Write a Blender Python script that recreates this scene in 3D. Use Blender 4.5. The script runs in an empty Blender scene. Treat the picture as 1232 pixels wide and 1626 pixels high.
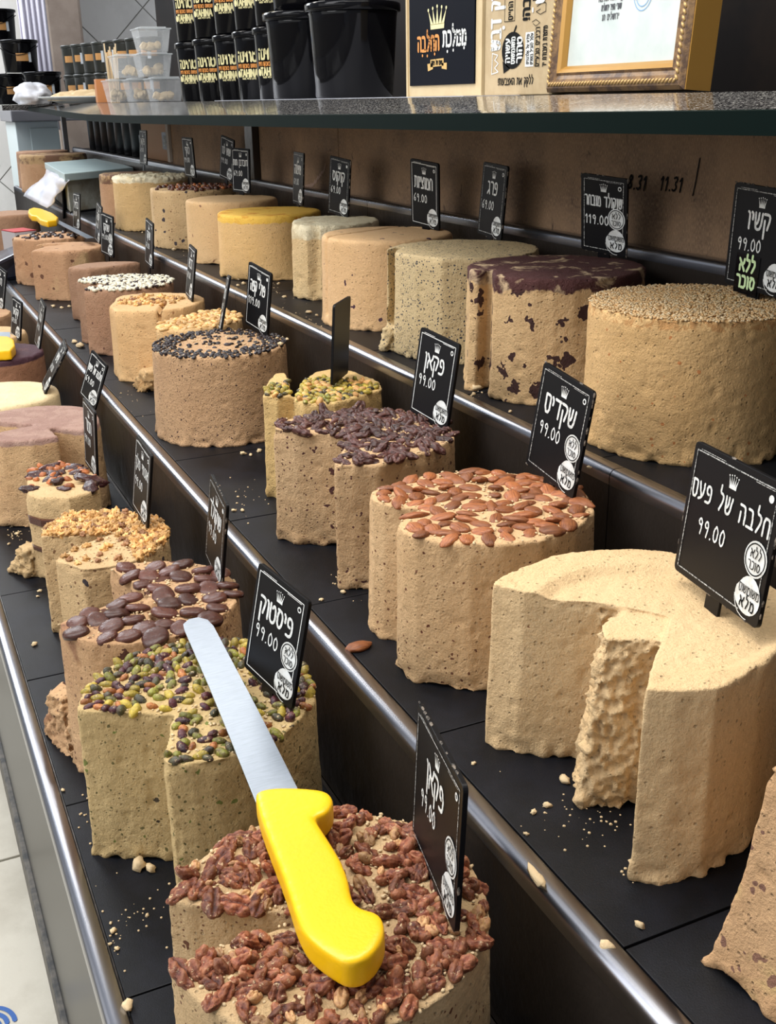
import bpy, bmesh, math, random
import numpy as np
from mathutils import Vector, Matrix, noise as mnoise
from math import sin, cos, pi, radians, hypot, atan2

# ---------------------------------------------------------------- camera, light, exposure
FPX = 1720.0                     # focal length in pixels of the 1232 x 1626 frame
ZC = 1.62                        # eye height above the floor
_v1 = np.array([(-239-616)/FPX, (171-813)/FPX, 1.0]); _v1 /= np.linalg.norm(_v1)
_q = np.array([(-239+2000-616)/FPX, (171-.018*2000-813)/FPX, 1.0])
_n = np.cross(_v1, _q); _n /= np.linalg.norm(_n)
if _n[1] > 0: _n = -_n
RW = np.array([np.cross(_v1, _n), _v1, _n])      # camera axes (right, down, forward) to world
cam = bpy.data.cameras.new('camera'); camo = bpy.data.objects.new('camera', cam)
bpy.context.scene.collection.objects.link(camo)
cx_, cy_, cz_ = RW[:, 0], -RW[:, 1], -RW[:, 2]
camo.matrix_world = Matrix(((cx_[0], cy_[0], cz_[0], 0), (cx_[1], cy_[1], cz_[1], 0), (cx_[2], cy_[2], cz_[2], ZC), (0, 0, 0, 1)))
cam.sensor_fit = 'VERTICAL'; cam.sensor_height = 36; cam.lens = FPX/1626*36
cam.clip_start = .02; cam.clip_end = 100
S = bpy.context.scene; S.camera = camo
w = bpy.data.worlds.new('world'); S.world = w; w.use_nodes = True
bg = w.node_tree.nodes['Background']; bg.inputs[0].default_value = (.86, .91, 1.0, 1); bg.inputs[1].default_value = .33
def area(name, loc, target, sx, sy, power, col):
    l = bpy.data.lights.new(name, 'AREA'); l.shape = 'RECTANGLE'; l.size = sx; l.size_y = sy; l.energy = power; l.color = col
    o = bpy.data.objects.new(name, l); S.collection.objects.link(o); o.location = loc
    o.rotation_euler = (Vector(target)-Vector(loc)).to_track_quat('-Z', 'Y').to_euler(); return o
area('daylight_opening', (-1.6, 1.6, 3.9), (.5, 1.3, 1.0), 1.8, 4.0, 142, (.98, .985, 1))
area('stall_front_fill', (-2.5, 1.2, 2.1), (.6, 1.5, 1.25), 5.5, 1.9, 34, (1, .985, .96))  # low fill added to brighten the hardboard and the faces towards the aisle
area('overhead_fill', (.75, 1.2, 3.1), (.6, 1.2, 1.0), .5, 1.8, 40, (1, .94, .85))  # added overhead fill with no lamp in view, brightens the halva tops
area('overhead_fill', (.9, 4.2, 3.1), (.8, 4.2, 1.0), .4, 2.2, 34, (1, .95, .88))  # second added overhead fill, above the far half of the counter
area('aisle_fill', (-.6, 7.5, 3.4), (.4, 6.8, 1.2), 2.2, 2.2, 170, (.92, .96, 1))  # fill added to brighten the far tiled wall
S.view_settings.view_transform = 'Standard'; S.view_settings.look = 'None'; S.view_settings.gamma = 1
S.view_settings.use_curve_mapping = False; S.view_settings.exposure = 0.08

# ---------------------------------------------------------------- pixels to places
def ray(p):
    return RW @ np.array([(p[0]-616)/FPX, (p[1]-813)/FPX, 1.0])
def onz(p, z):                   # the point seen at pixel p on the level plane z
    r = ray(p); v = r*((z-ZC)/r[2]); return (v[0], v[1], z)
def onx(p, x):
    r = ray(p); v = r*(x/r[0]); return (x, v[1], v[2]+ZC)
def ony(p, y):
    r = ray(p); v = r*(y/r[1]); return (v[0], y, v[2]+ZC)
Z1, Z2, Z3 = ZC-.777, ZC-.589, ZC-.401          # the three steps
TZ = {1: Z1, 2: Z2, 3: Z3}
LX = {1: .072, 2: .392, 3: .712, 4: 1.035}
random.seed(7); RNG = np.random.default_rng(5)

# ---------------------------------------------------------------- scene helpers
def link(o, parent=None):
    S.collection.objects.link(o)
    if parent is not None: o.parent = parent
    return o
def tag(o, label=None, cat=None, group=None, kind=None):
    if label: o['label'] = label
    if cat: o['category'] = cat
    if group: o['group'] = group
    if kind: o['kind'] = kind
    return o
def empty(name, loc=(0, 0, 0), label=None, cat=None, group=None):
    o = bpy.data.objects.new(name, None); o.empty_display_size = .03; link(o); o.location = loc
    return tag(o, label, cat, group)
def mesh_obj(name, me, mat=None, parent=None, smooth=True):
    if mat is not None and not me.materials: me.materials.append(mat)
    if smooth: me.polygons.foreach_set('use_smooth', [True]*len(me.polygons))
    return link(bpy.data.objects.new(name, me), parent)
def bm_obj(name, bm, mat, parent=None, smooth=False, local=None):
    if local is not None:        # shift so that the mesh's own origin is at local
        bmesh.ops.translate(bm, verts=bm.verts, vec=-Vector(local))
    bmesh.ops.recalc_face_normals(bm, faces=bm.faces)
    me = bpy.data.meshes.new(name); bm.to_mesh(me); bm.free()
    o = mesh_obj(name, me, mat, parent, smooth)
    if local is not None: o.location = local
    return o
def box(bm, a, b, bev=0):
    v = [bm.verts.new((x, y, z)) for z in (a[2], b[2]) for y in (a[1], b[1]) for x in (a[0], b[0])]
    fs = [bm.faces.new([v[i] for i in q]) for q in ((0, 2, 3, 1), (4, 5, 7, 6), (0, 1, 5, 4), (2, 6, 7, 3), (0, 4, 6, 2), (1, 3, 7, 5))]
    if bev:
        es = list({e for f in fs for e in f.edges})
        bmesh.ops.bevel(bm, geom=es, offset=bev, segments=2, profile=.6, affect='EDGES')
def prism(bm, bot, top, bev=0):
    n = len(bot)
    b = [bm.verts.new(p) for p in bot]; t = [bm.verts.new(p) for p in top]
    fs = [bm.faces.new(b[::-1]), bm.faces.new(t)] + [bm.faces.new((b[i], b[(i+1) % n], t[(i+1) % n], t[i])) for i in range(n)]
    if bev:
        es = list({e for f in fs for e in f.edges})
        bmesh.ops.bevel(bm, geom=es, offset=bev, segments=2, profile=.6, affect='EDGES')
def lathe(bm, prof, seg=40, c=(0, 0, 0), cap=True):
    rings = []
    for r, z in prof:
        rings.append([bm.verts.new((c[0]+r*cos(2*pi*i/seg), c[1]+r*sin(2*pi*i/seg), c[2]+z)) for i in range(seg)])
    for a, b in zip(rings, rings[1:]):
        for i in range(seg): bm.faces.new((a[i], a[(i+1) % seg], b[(i+1) % seg], b[i]))
    if cap: bm.faces.new(rings[0][::-1]); bm.faces.new(rings[-1])

# ---------------------------------------------------------------- materials
def newmat(name):
    m = bpy.data.materials.new(name); m.use_nodes = True
    nt = m.node_tree; return m, nt, nt.nodes['Principled BSDF']
def nd(nt, t, **k):
    n = nt.nodes.new(t)
    for a, b in k.items(): setattr(n, a, b)
    return n
def mixc(nt, fac, a, b):
    m = nd(nt, 'ShaderNodeMix', data_type='RGBA')
    for s, v in ((m.inputs[0], fac), (m.inputs[6], a), (m.inputs[7], b)):
        if hasattr(v, 'links'): nt.links.new(v, s)
        elif isinstance(v, (int, float)): s.default_value = v
        else: s.default_value = (*v, 1)
    return m.outputs[2]
def ramp(nt, v, lo, hi):
    r = nd(nt, 'ShaderNodeMapRange'); nt.links.new(v, r.inputs[0]); r.inputs[1].default_value = lo; r.inputs[2].default_value = hi
    return r.outputs[0]
def math2(nt, op, a, b):
    m = nd(nt, 'ShaderNodeMath', operation=op)
    for s, v in ((m.inputs[0], a), (m.inputs[1], b)):
        if hasattr(v, 'links'): nt.links.new(v, s)
        else: s.default_value = v
    return m.outputs[0]
def coords(nt, scale=(1, 1, 1)):
    tc = nd(nt, 'ShaderNodeTexCoord'); mp = nd(nt, 'ShaderNodeMapping'); mp.inputs[3].default_value = scale
    nt.links.new(tc.outputs['Object'], mp.inputs[0]); return mp.outputs[0]
def noise(nt, vec, scale, detail=4, rough=.6, dist=0):
    n = nd(nt, 'ShaderNodeTexNoise'); n.inputs['Scale'].default_value = scale; n.inputs['Detail'].default_value = detail
    n.inputs['Roughness'].default_value = rough; n.inputs['Distortion'].default_value = dist
    nt.links.new(vec, n.inputs['Vector']); return n.outputs[0]
def plain(name, col, rough=.5, metal=0, spec=.5, bump=None, col2=None, scale=60, coat=0):
    m, nt, p = newmat(name)
    p.inputs['Base Color'].default_value = (*col, 1); p.inputs['Roughness'].default_value = rough
    p.inputs['Metallic'].default_value = metal; p.inputs['Specular IOR Level'].default_value = spec
    p.inputs['Coat Weight'].default_value = coat
    v = None
    if col2 is not None:
        v = coords(nt); f = ramp(nt, noise(nt, v, scale, 6, .65), .42, .6)
        nt.links.new(mixc(nt, f, col, col2), p.inputs['Base Color'])
    if bump:
        v = v or coords(nt); b = nd(nt, 'ShaderNodeBump'); b.inputs['Distance'].default_value = bump[1]
        nt.links.new(noise(nt, v, bump[0], 5, .6), b.inputs['Height']); nt.links.new(b.outputs[0], p.inputs['Normal'])
    return m
def halva_mat(name, col, dark, specks=(), top=None, stain=None, rough=.72, pits=1.0, bstr=1.0):
    """body colour, darker variation, specks = (scale, size, share, colour, distort); top = (colour, colour2, object z, softness)"""
    m, nt, p = newmat(name); wm = lambda q: (min(1, q[0]*1.09), q[1]*.985, q[2]*.89)
    col, dark = wm(col), wm(dark)
    p.inputs['Roughness'].default_value = rough; p.inputs['Specular IOR Level'].default_value = .3
    v = coords(nt)
    big = noise(nt, v, 9, 4, .6)
    c = mixc(nt, ramp(nt, big, .35, .72), col, dark)
    fine = noise(nt, v, 300, 3, .7)
    c = mixc(nt, math2(nt, 'MULTIPLY', ramp(nt, fine, .52, .75), .5), c, tuple(x*.60 for x in col))
    c = mixc(nt, math2(nt, 'MULTIPLY', ramp(nt, fine, .42, .28), .35), c, tuple(min(1, x*1.22) for x in col))
    pv = nd(nt, 'ShaderNodeTexVoronoi'); pv.inputs['Scale'].default_value = 190; nt.links.new(v, pv.inputs['Vector'])
    ps = nd(nt, 'ShaderNodeSeparateColor'); nt.links.new(pv.outputs['Color'], ps.inputs[0])
    pit = math2(nt, 'MULTIPLY', math2(nt, 'LESS_THAN', ps.outputs[0], .30*pits), ramp(nt, pv.outputs['Distance'], .30, .12))
    c = mixc(nt, math2(nt, 'MULTIPLY', pit, .45), c, tuple(x*.40 for x in col))
    if stain:
        c = mixc(nt, math2(nt, 'MULTIPLY', ramp(nt, noise(nt, v, stain[0], 3, .6, .5), stain[1], stain[1]+.08), .8), c, stain[2])
    wob = nd(nt, 'ShaderNodeTexNoise'); wob.inputs['Scale'].default_value = 90; nt.links.new(v, wob.inputs['Vector'])
    for (sc, size, share, scol, dst) in specks:
        va = nd(nt, 'ShaderNodeVectorMath', operation='MULTIPLY_ADD'); nt.links.new(wob.outputs[1], va.inputs[0])
        va.inputs[1].default_value = (dst, dst, dst); nt.links.new(v, va.inputs[2])
        vo = nd(nt, 'ShaderNodeTexVoronoi'); vo.inputs['Scale'].default_value = sc; nt.links.new(va.outputs[0], vo.inputs['Vector'])
        sep = nd(nt, 'ShaderNodeSeparateColor'); nt.links.new(vo.outputs['Color'], sep.inputs[0])
        sz = math2(nt, 'MULTIPLY', math2(nt, 'ADD', math2(nt, 'MULTIPLY', sep.outputs[1], .6), .55), size)
        inside = math2(nt, 'LESS_THAN', vo.outputs['Distance'], sz)
        pick = math2(nt, 'LESS_THAN', sep.outputs[0], share)
        c = mixc(nt, math2(nt, 'MULTIPLY', inside, pick), c, scol)
    if top:
        tc1, tc2, zt, soft, patch = top
        sx = nd(nt, 'ShaderNodeSeparateXYZ'); nt.links.new(v, sx.inputs[0])
        zz = math2(nt, 'ADD', sx.outputs[2], math2(nt, 'MULTIPLY', math2(nt, 'SUBTRACT', noise(nt, v, 45, 4, .6), .5), soft))
        f = ramp(nt, zz, zt-.0015, zt+.0015)
        tcol = mixc(nt, ramp(nt, noise(nt, v, patch[0], 4, .65, .6), patch[1], patch[1]+.1), tc1, tc2)
        c = mixc(nt, f, c, tcol)
    nt.links.new(c, p.inputs['Base Color'])
    hgt = math2(nt, 'ADD', math2(nt, 'MULTIPLY', noise(nt, v, 95, 6, .72), .75), math2(nt, 'MULTIPLY', noise(nt, v, 420, 4, .7), .42))
    vo = nd(nt, 'ShaderNodeTexVoronoi'); vo.inputs['Scale'].default_value = 150; nt.links.new(v, vo.inputs['Vector'])
    hgt = math2(nt, 'ADD', hgt, math2(nt, 'MULTIPLY', ramp(nt, vo.outputs['Distance'], 0, .35), .14*pits))
    hgt = math2(nt, 'SUBTRACT', hgt, math2(nt, 'MULTIPLY', pit, .35))
    b = nd(nt, 'ShaderNodeBump'); b.inputs['Distance'].default_value = .0052*bstr; b.inputs['Strength'].default_value = 1.0
    nt.links.new(hgt, b.inputs['Height']); nt.links.new(b.outputs[0], p.inputs['Normal'])
    return m
def nut_mat(name, c1, c2, rough=.45, stripes=None, spec=.4, bump=.0008, bs=500, dust=.35, point=None):
    m, nt, p = newmat(name); p.inputs['Roughness'].default_value = rough; p.inputs['Specular IOR Level'].default_value = spec
    v = coords(nt, stripes or (1, 1, 1)); v0 = coords(nt)
    oi = nd(nt, 'ShaderNodeObjectInfo')
    f = ramp(nt, noise(nt, v, 1 if stripes else 220, 4, .65), .35, .65)
    c = mixc(nt, f, c1, c2)
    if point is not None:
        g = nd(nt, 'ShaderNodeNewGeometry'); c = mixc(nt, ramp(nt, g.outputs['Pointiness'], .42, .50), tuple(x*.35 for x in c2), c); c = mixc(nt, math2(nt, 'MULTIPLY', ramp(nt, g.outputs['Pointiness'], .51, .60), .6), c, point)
    hs = nd(nt, 'ShaderNodeHueSaturation'); nt.links.new(c, hs.inputs['Color'])
    nt.links.new(math2(nt, 'ADD', math2(nt, 'MULTIPLY', oi.outputs['Random'], .8), .6), hs.inputs['Value'])
    c = hs.outputs[0]
    if dust:
        off_ = nd(nt, 'ShaderNodeVectorMath', operation='ADD'); nt.links.new(v0, off_.inputs[0]); nt.links.new(oi.outputs['Random'], off_.inputs[1])
        c = mixc(nt, math2(nt, 'MULTIPLY', ramp(nt, noise(nt, off_.outputs[0], 210, 4, .75), .70-.25*dust, .76-.25*dust), .85), c, (.60, .44, .25))
    nt.links.new(c, p.inputs['Base Color'])
    b = nd(nt, 'ShaderNodeBump'); b.inputs['Distance'].default_value = bump
    nt.links.new(noise(nt, v, bs, 4, .6), b.inputs['Height']); nt.links.new(b.outputs[0], p.inputs['Normal'])
    return m
M = {}
M['steel_dark'] = plain('dark_satin_steel', (.045, .036, .030), .33, .55, bump=(9, .004))
M['lip'] = plain('brushed_steel_lip', (.34, .35, .39), .27, 1.0)
M['mat'] = plain('black_rubber_mat', (.0035, .004, .0055), .48, 0, .18, bump=(700, .0003), col2=(.007, .008, .012), scale=12)
M['black'] = plain('black_plastic', (.004, .004, .005), .35, 0, .2)
M['gloss_black'] = plain('glossy_black_plastic', (.003, .003, .004), .10, 0, .22)
M['white_ink'] = plain('white_ink', (.80, .82, .80), .5, col2=(.62, .62, .58), scale=300)
M['black_ink'] = plain('black_ink', (.004, .004, .004), .7, 0, .1)
M['cream_ink'] = plain('cream_ink', (.78, .70, .36), .5)
M['orange_ink'] = plain('orange_ink', (.70, .27, .05), .5)
M['chalk'] = plain('worn_print', (.55, .55, .52), .6, col2=(.02, .02, .02), scale=500)

# ---------------------------------------------------------------- lettering drawn as strokes
G = {
 'א': (.7, [[(0, 1), (.3, .58), (.7, 0)], [(.68, 1), (.62, .7), (.42, .5)], [(.25, .62), (.06, .4), (.08, 0)]]),
 'ב': (.62, [[(.03, 1), (.4, 1), (.5, .8), (.5, .02)], [(0, 0), (.64, 0)]]),
 'ג': (.5, [[(.1, 1), (.36, .97), (.4, .4), (.5, 0)], [(.38, .35), (.05, 0)]]),
 'ד': (.6, [[(0, 1), (.6, 1)], [(.48, 1), (.46, 0)]]),
 'ה': (.6, [[(0, 1), (.45, 1), (.57, .8), (.57, 0)], [(.1, .6), (.08, 0)]]),
 'ו': (.18, [[(0, 1), (.14, .92), (.13, 0)]]),
 'ז': (.3, [[(0, 1), (.3, .95)], [(.15, .97), (.15, 0)]]),
 'ח': (.6, [[(.05, 0), (.05, 1), (.45, 1), (.57, .8), (.57, 0)]]),
 'ט': (.62, [[(.03, 1), (.03, .2), (.18, 0), (.45, 0), (.6, .25), (.58, .8), (.42, 1), (.26, .8)]]),
 'י': (.16, [[(0, 1), (.12, .9), (.1, .58)]]),
 'כ': (.52, [[(0, 1), (.35, 1), (.5, .78), (.5, .22), (.35, 0), (0, 0)]]),
 'ך': (.5, [[(0, 1), (.38, 1), (.47, .85), (.45, -.4)]]),
 'ל': (.5, [[(.08, 1.45), (.06, 1), (.42, .98), (.46, .6), (.15, 0)]]),
 'מ': (.64, [[(.02, 1), (.14, .75), (.04, 0)], [(.14, .72), (.36, 1), (.58, .85), (.62, 0), (.3, 0)]]),
 'ם': (.56, [[(.04, 1), (.48, 1), (.53, .8), (.52, 0), (.06, 0), (.04, 1)]]),
 'נ': (.36, [[(.08, 1), (.28, .95), (.32, .05), (0, 0)]]),
 'ן': (.16, [[(0, 1), (.12, .92), (.1, -.42)]]),
 'ס': (.6, [[(.05, 1), (.4, .98), (.58, .7), (.52, .2), (.3, 0), (.08, .2), (.04, .65), (.2, 1)]]),
 'ע': (.58, [[(0, 1), (.14, .55), (.3, .12)], [(.52, 1), (.48, .4), (.28, .1), (0, -.02)]]),
 'פ': (.56, [[(.28, .5), (.08, .55), (.06, .95), (.34, 1), (.52, .8), (.52, .2), (.36, 0), (0, 0)]]),
 'צ': (.56, [[(0, 1), (.2, .6), (.5, .05)], [(.52, 1), (.46, .68), (.28, .5)], [(.5, .03), (0, 0)]]),
 'ף': (.5, [[(.26, .5), (.06, .55), (.05, .95), (.34, 1), (.47, .85), (.45, -.4)]]),
 'ץ': (.5, [[(.05, 1), (.14, .6), (.2, .45)], [(.46, 1), (.3, .6), (.18, .3), (.18, -.4)]]),
 'ק': (.56, [[(0, 1), (.42, 1), (.54, .78), (.34, .12)], [(.06, .62), (.05, -.42)]]),
 'ר': (.5, [[(0, 1), (.36, 1), (.48, .8), (.47, 0)]]),
 'ש': (.68, [[(.02, 1), (.07, .15), (.25, 0), (.56, .12), (.66, 1)], [(.34, 1), (.32, .5), (.1, .32)]]),
 'ת': (.64, [[(0, .02), (.12, .06), (.13, 1)], [(.02, 1), (.46, 1), (.6, .8), (.6, 0)]]),
 '0': (.5, [[(.25, 1), (.04, .75), (.04, .25), (.25, 0), (.46, .25), (.46, .75), (.25, 1)]]),
 '1': (.3, [[(0, .72), (.2, 1), (.18, 0)]]),
 '2': (.5, [[(.04, .8), (.25, 1), (.46, .75), (.05, 0), (.5, 0)]]),
 '3': (.5, [[(.04, .9), (.3, 1), (.44, .75), (.2, .52), (.46, .28), (.25, 0), (.02, .1)]]),
 '6': (.5, [[(.42, 1), (.12, .7), (.04, .25), (.22, 0), (.44, .2), (.36, .48), (.08, .35)]]),
 '8': (.5, [[(.25, .52), (.06, .76), (.25, 1), (.44, .76), (.25, .52), (.03, .25), (.25, 0), (.47, .25), (.25, .52)]]),
 '9': (.5, [[(.42, .75), (.25, 1), (.05, .8), (.12, .55), (.4, .6), (.42, .8), (.36, .3), (.3, 0)]]),
 '.': (.12, [[(.05, .02), (.07, .05)]]), '!': (.12, [[(.06, 1), (.06, .35)], [(.05, .02), (.07, .05)]]), "'": (.1, [[(.06, 1), (.05, .75)]]),
 'A': (.7, [[(0, 0), (.33, 1), (.66, 0)], [(.14, .35), (.54, .35)]]), 'H': (.6, [[(.03, 0), (.03, 1)], [(.57, 0), (.57, 1)], [(.03, .5), (.57, .5)]]),
 'I': (.1, [[(.05, 0), (.05, 1)]]), 'N': (.6, [[(.03, 0), (.03, 1), (.57, 0), (.57, 1)]]), 'T': (.64, [[(0, 1), (.64, 1)], [(.32, 1), (.32, 0)]]),
 'M': (.74, [[(.03, 0), (.06, 1), (.37, .35), (.68, 1), (.71, 0)]]), 'D': (.6, [[(.03, 0), (.03, 1), (.3, 1), (.56, .7), (.56, .3), (.3, 0), (.03, 0)]]),
 'E': (.5, [[(.5, 1), (.03, 1), (.03, 0), (.5, 0)], [(.03, .5), (.42, .5)]]), 'W': (.85, [[(0, 1), (.2, 0), (.42, .8), (.64, 0), (.85, 1)]]),
 'L': (.46, [[(.03, 1), (.03, 0), (.46, 0)]]), 'O': (.62, [[(.31, 1), (.04, .75), (.04, .25), (.31, 0), (.58, .25), (.58, .75), (.31, 1)]]),
 'V': (.6, [[(0, 1), (.3, 0), (.6, 1)]]), 'B': (.55, [[(.03, 0), (.03, 1), (.4, .95), (.42, .6), (.05, .52), (.5, .45), (.5, .05), (.03, 0)]]),
 'S': (.5, [[(.46, .88), (.25, 1), (.05, .78), (.25, .52), (.46, .25), (.25, 0), (.03, .12)]]), ' ': (.4, []),
}
def chaikin(pl):
    out = [pl[0]]
    for a, b in zip(pl, pl[1:]):
        out += [(a[0]*.75+b[0]*.25, a[1]*.75+b[1]*.25), (a[0]*.25+b[0]*.75, a[1]*.25+b[1]*.75)]
    return out+[pl[-1]]
class Ink:
    """collects flat strokes in a local x, y frame, then builds one mesh"""
    def __init__(s): s.v = []; s.f = []; s.k = 0
    def lift(s, z): s.k = (s.k+1) % 9; return z+s.k*.00004          # overlapping strokes never share one plane
    def disc(s, x, y, r, z, n=8, ry=None):
        i = len(s.v); ry = ry or r; z = s.lift(z)
        s.v += [(x+r*cos(2*pi*k/n), y+ry*sin(2*pi*k/n), z) for k in range(n)]; s.f.append(tuple(range(i, i+n)))
    def poly(s, pts, z):
        i = len(s.v); s.v += [(x, y, z) for x, y in pts]; s.f.append(tuple(range(i, i+len(pts))))
    def line(s, pl, wd, z, caps=True):
        for a, b in zip(pl, pl[1:]):
            d = hypot(b[0]-a[0], b[1]-a[1])
            if d < 1e-7: continue
            nx, ny = -(b[1]-a[1])/d*wd/2, (b[0]-a[0])/d*wd/2
            zz = z; z = s.lift(zz); i = len(s.v); s.v += [(a[0]+nx, a[1]+ny, z), (a[0]-nx, a[1]-ny, z), (b[0]-nx, b[1]-ny, z), (b[0]+nx, b[1]+ny, z)]; s.f.append((i, i+1, i+2, i+3)); z = zz
        if caps:
            for a in pl: s.disc(a[0], a[1], wd/2, z, 6)
    def text(s, t, x, y, h, wd, z, rtl=False, sx=1.0, fit=None, rot=0, smooth=1, gap=.22, slant=0):
        """x is the centre; fit limits the total width"""
        tw = sum(G[c][0]+gap for c in t)*h*sx-gap*h*sx
        if fit and tw > fit: sx *= fit/tw; tw = fit
        cur = -tw/2
        for c in (t[::-1] if rtl else t):
            gw, pls = G[c]
            for pl in pls:
                q = pl
                for _ in range(smooth if len(pl) > 2 else 0): q = chaikin(q)
                pts = []
                for a in q:
                    lx, ly = cur+(a[0]+slant*a[1])*h*sx, a[1]*h
                    pts.append((x+lx*cos(rot)-ly*sin(rot), y+lx*sin(rot)+ly*cos(rot)))
                s.line(pts, wd, z)
            cur += (gw+gap)*h*sx
    def build(s, name, mat, parent):
        me = bpy.data.meshes.new(name); me.from_pydata(s.v, [], s.f); return mesh_obj(name, me, mat, parent, False)
def crown(ink, x, y, h, z, wd, b=None):
    b = b or h*.42
    ink.poly([(x-b, y), (x+b, y), (x+b*1.05, y+h*.22), (x-b*1.05, y+h*.22)], z)
    for k in range(5):
        u = (k-2)/2
        ink.poly([(x+u*b*.8-b*.2, y+h*.2), (x+u*b*.8+b*.2, y+h*.2), (x+u*b*1.35, y+h*(.95-.12*abs(u)))], z)
        ink.disc(x+u*b*1.35, y+h*(.98-.12*abs(u)), wd, z, 6)
# ---------------------------------------------------------------- the setting
M['floor_board'] = plain('pale_floor_board', (.62, .58, .48), .55, bump=(20, .001), col2=(.50, .46, .37), scale=3)
M['wall_far'] = plain('far_wall_tile', (.74, .73, .70), .4, col2=(.64, .63, .60), scale=2)
M['dark_wall'] = plain('dark_panel', (.005, .004, .004), .6, 0, .08, col2=(.012, .008, .006), scale=3)
# ---- hardboard behind the top step
m, nt, p = newmat('brown_hardboard'); v = coords(nt)
wv = noise(nt, coords(nt, (900, 900, 160)), 1, 2, .5)
c = mixc(nt, ramp(nt, noise(nt, v, 7, 6, .72), .36, .66), (.27, .165, .09), (.12, .072, .042))
c = mixc(nt, ramp(nt, wv, .45, .75), c, (.36, .23, .13))
c = mixc(nt, math2(nt, 'MULTIPLY', ramp(nt, noise(nt, v, 22, 4, .7, .8), .62, .70), .75), c, (.035, .02, .014))
nt.links.new(c, p.inputs['Base Color']); p.inputs['Roughness'].default_value = .8
b = nd(nt, 'ShaderNodeBump'); b.inputs['Distance'].default_value = .0012; nt.links.new(wv, b.inputs['Height']); nt.links.new(b.outputs[0], p.inputs['Normal'])
M['hardboard'] = m

def struct(o): o['kind'] = 'structure'; return o
fl = struct(empty('floor', (0, 0, 0)))
y0 = 2.233-.9*3
for j in range(13):
    for i in range(7):
        bm = bmesh.new(); x = -2.4+i*.62; y = y0+j*.9
        box(bm, (x+.003, y+.004, -.03), (x+.617, y+.896, 0), .002)
        bm_obj('plank', bm, M['floor_board'], fl)
bm = bmesh.new(); box(bm, (-2.6, -1, -.06), (2.2, 11, -.032)); bm_obj('subfloor', bm, plain('dark_joint', (.02, .02, .02), .9), fl)
# blue curl printed on one pale plank
ink = Ink(); ax, ay, _ = onz((0, 1622), 0)
for k, r_ in enumerate((.018, .032, .046)):
    ink.line([(ax-.02+r_*cos(a), ay-.01+r_*1.1*sin(a)) for a in [i*.16 for i in range(0, 12)]], .009, .0012)
ink.build('blue_print', plain('blue_print', (.01, .10, .38), .5), fl)

def wallbox(name, a, b, mat, par=None):
    bm = bmesh.new(); box(bm, a, b); o = bm_obj(name, bm, mat, par)
    if par is None: struct(o)
    return o
# far wall of diagonal tiles
fw = struct(empty('wall_back', (0, 9.2, 0)))
bm = bmesh.new(); box(bm, (-3, .03, 0), (4.5, .12, 3.6)); bm_obj('plaster', bm, plain('tile_grout', (.30, .29, .27), .8), fw)
bm = bmesh.new(); s_ = .62
for i in range(-1, 10):
    for j in range(0, 8):
        for off in (0, 1):
            x = .65+(i-3)*s_+off*s_/2; z = .45+j*s_+off*s_/2
            if z > 3.4: continue
            d = s_/2-.006
            prism(bm, [(x-d, .03, z), (x, .03, z-d), (x+d, .03, z), (x, .03, z+d)], [(x-d, .02, z), (x, .02, z-d), (x+d, .02, z), (x, .02, z+d)])
o = bm_obj('wall_tiles', bm, M['wall_far'], fw); o['kind'] = 'stuff'
wallbox('wall_right', (1.62, -1, 0), (1.70, 6.5, 3.6), M['dark_wall'])
hb = struct(empty('trim_1', (1.06, 0, 0)))
def ypx(px, x): return onx(px, x)[1]
segs = [-.4, ypx((1100, 300), 1.06)-.55, ypx((537, 230), 1.06), ypx((399, 240), 1.06), ypx((267, 220), 1.06)]
for a, b_ in zip(segs, segs[1:]):
    bm = bmesh.new(); box(bm, (0, a+.0015, ZC-.225), (.012, b_-.0015, ZC-.028), .0008); bm_obj('hardboard_panel', bm, M['hardboard'], hb)
bm = bmesh.new(); ya = ypx((399, 240), 1.045); box(bm, (-.022, ya-.035, ZC-.22), (-.001, ya+.035, ZC-.034), .002); bm_obj('upright', bm, M['steel_dark'], hb)
bm = bmesh.new(); ya = ypx((267, 220), 1.05); box(bm, (-.012, ya-.01, ZC-.21), (-.001, ya+.025, ZC-.034), .001); bm_obj('pale_upright', bm, plain('pale_strip', (.32, .27, .22), .6), hb)
# felt-tip sums scribbled on the hardboard (x to the right of the viewer is -Y)
def wall_frame(parent, x, y, z):
    o = bpy.data.objects.new('scribble_frame', None); return Matrix(((0, 0, -1, x), (-1, 0, 0, y), (0, 1, 0, z), (0, 0, 0, 1)))
ink = Ink(); P = onx((1040, 304), 1.0595)
ink.text('8.31', -.045, .0, .021, .0034, 0, fit=.062, slant=.2); ink.text('11.31', .035, .003, .020, .0030, 0, fit=.075, slant=.2); ink.line([(.085, .0), (.088, .012), (.094, .05)], .0022, 0)
o = ink.build('felt_tip_sums', M['black_ink'], hb); o.matrix_parent_inverse = Matrix(); o.matrix_local = Matrix(((0, 0, -1, -.0012), (-1, 0, 0, P[1]), (0, 1, 0, P[2]), (0, 0, 0, 1)))
ink = Ink(); P = onx((500, 285), 1.06)
for a in range(14):
    t = a/13; ink.line([(-.07+.14*t, -.02+.05*t*t+random.uniform(-.004, .004)), (-.06+.14*t, -.016+.055*t*t+random.uniform(-.004, .004))], .006, 0)
o = ink.build('glue_smear', plain('dried_glue', (.34, .22, .16), .7), hb); o.matrix_local = Matrix(((0, 0, -1, -.0012), (-1, 0, 0, P[1]), (0, 1, 0, P[2]), (0, 0, 0, 1)))

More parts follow.
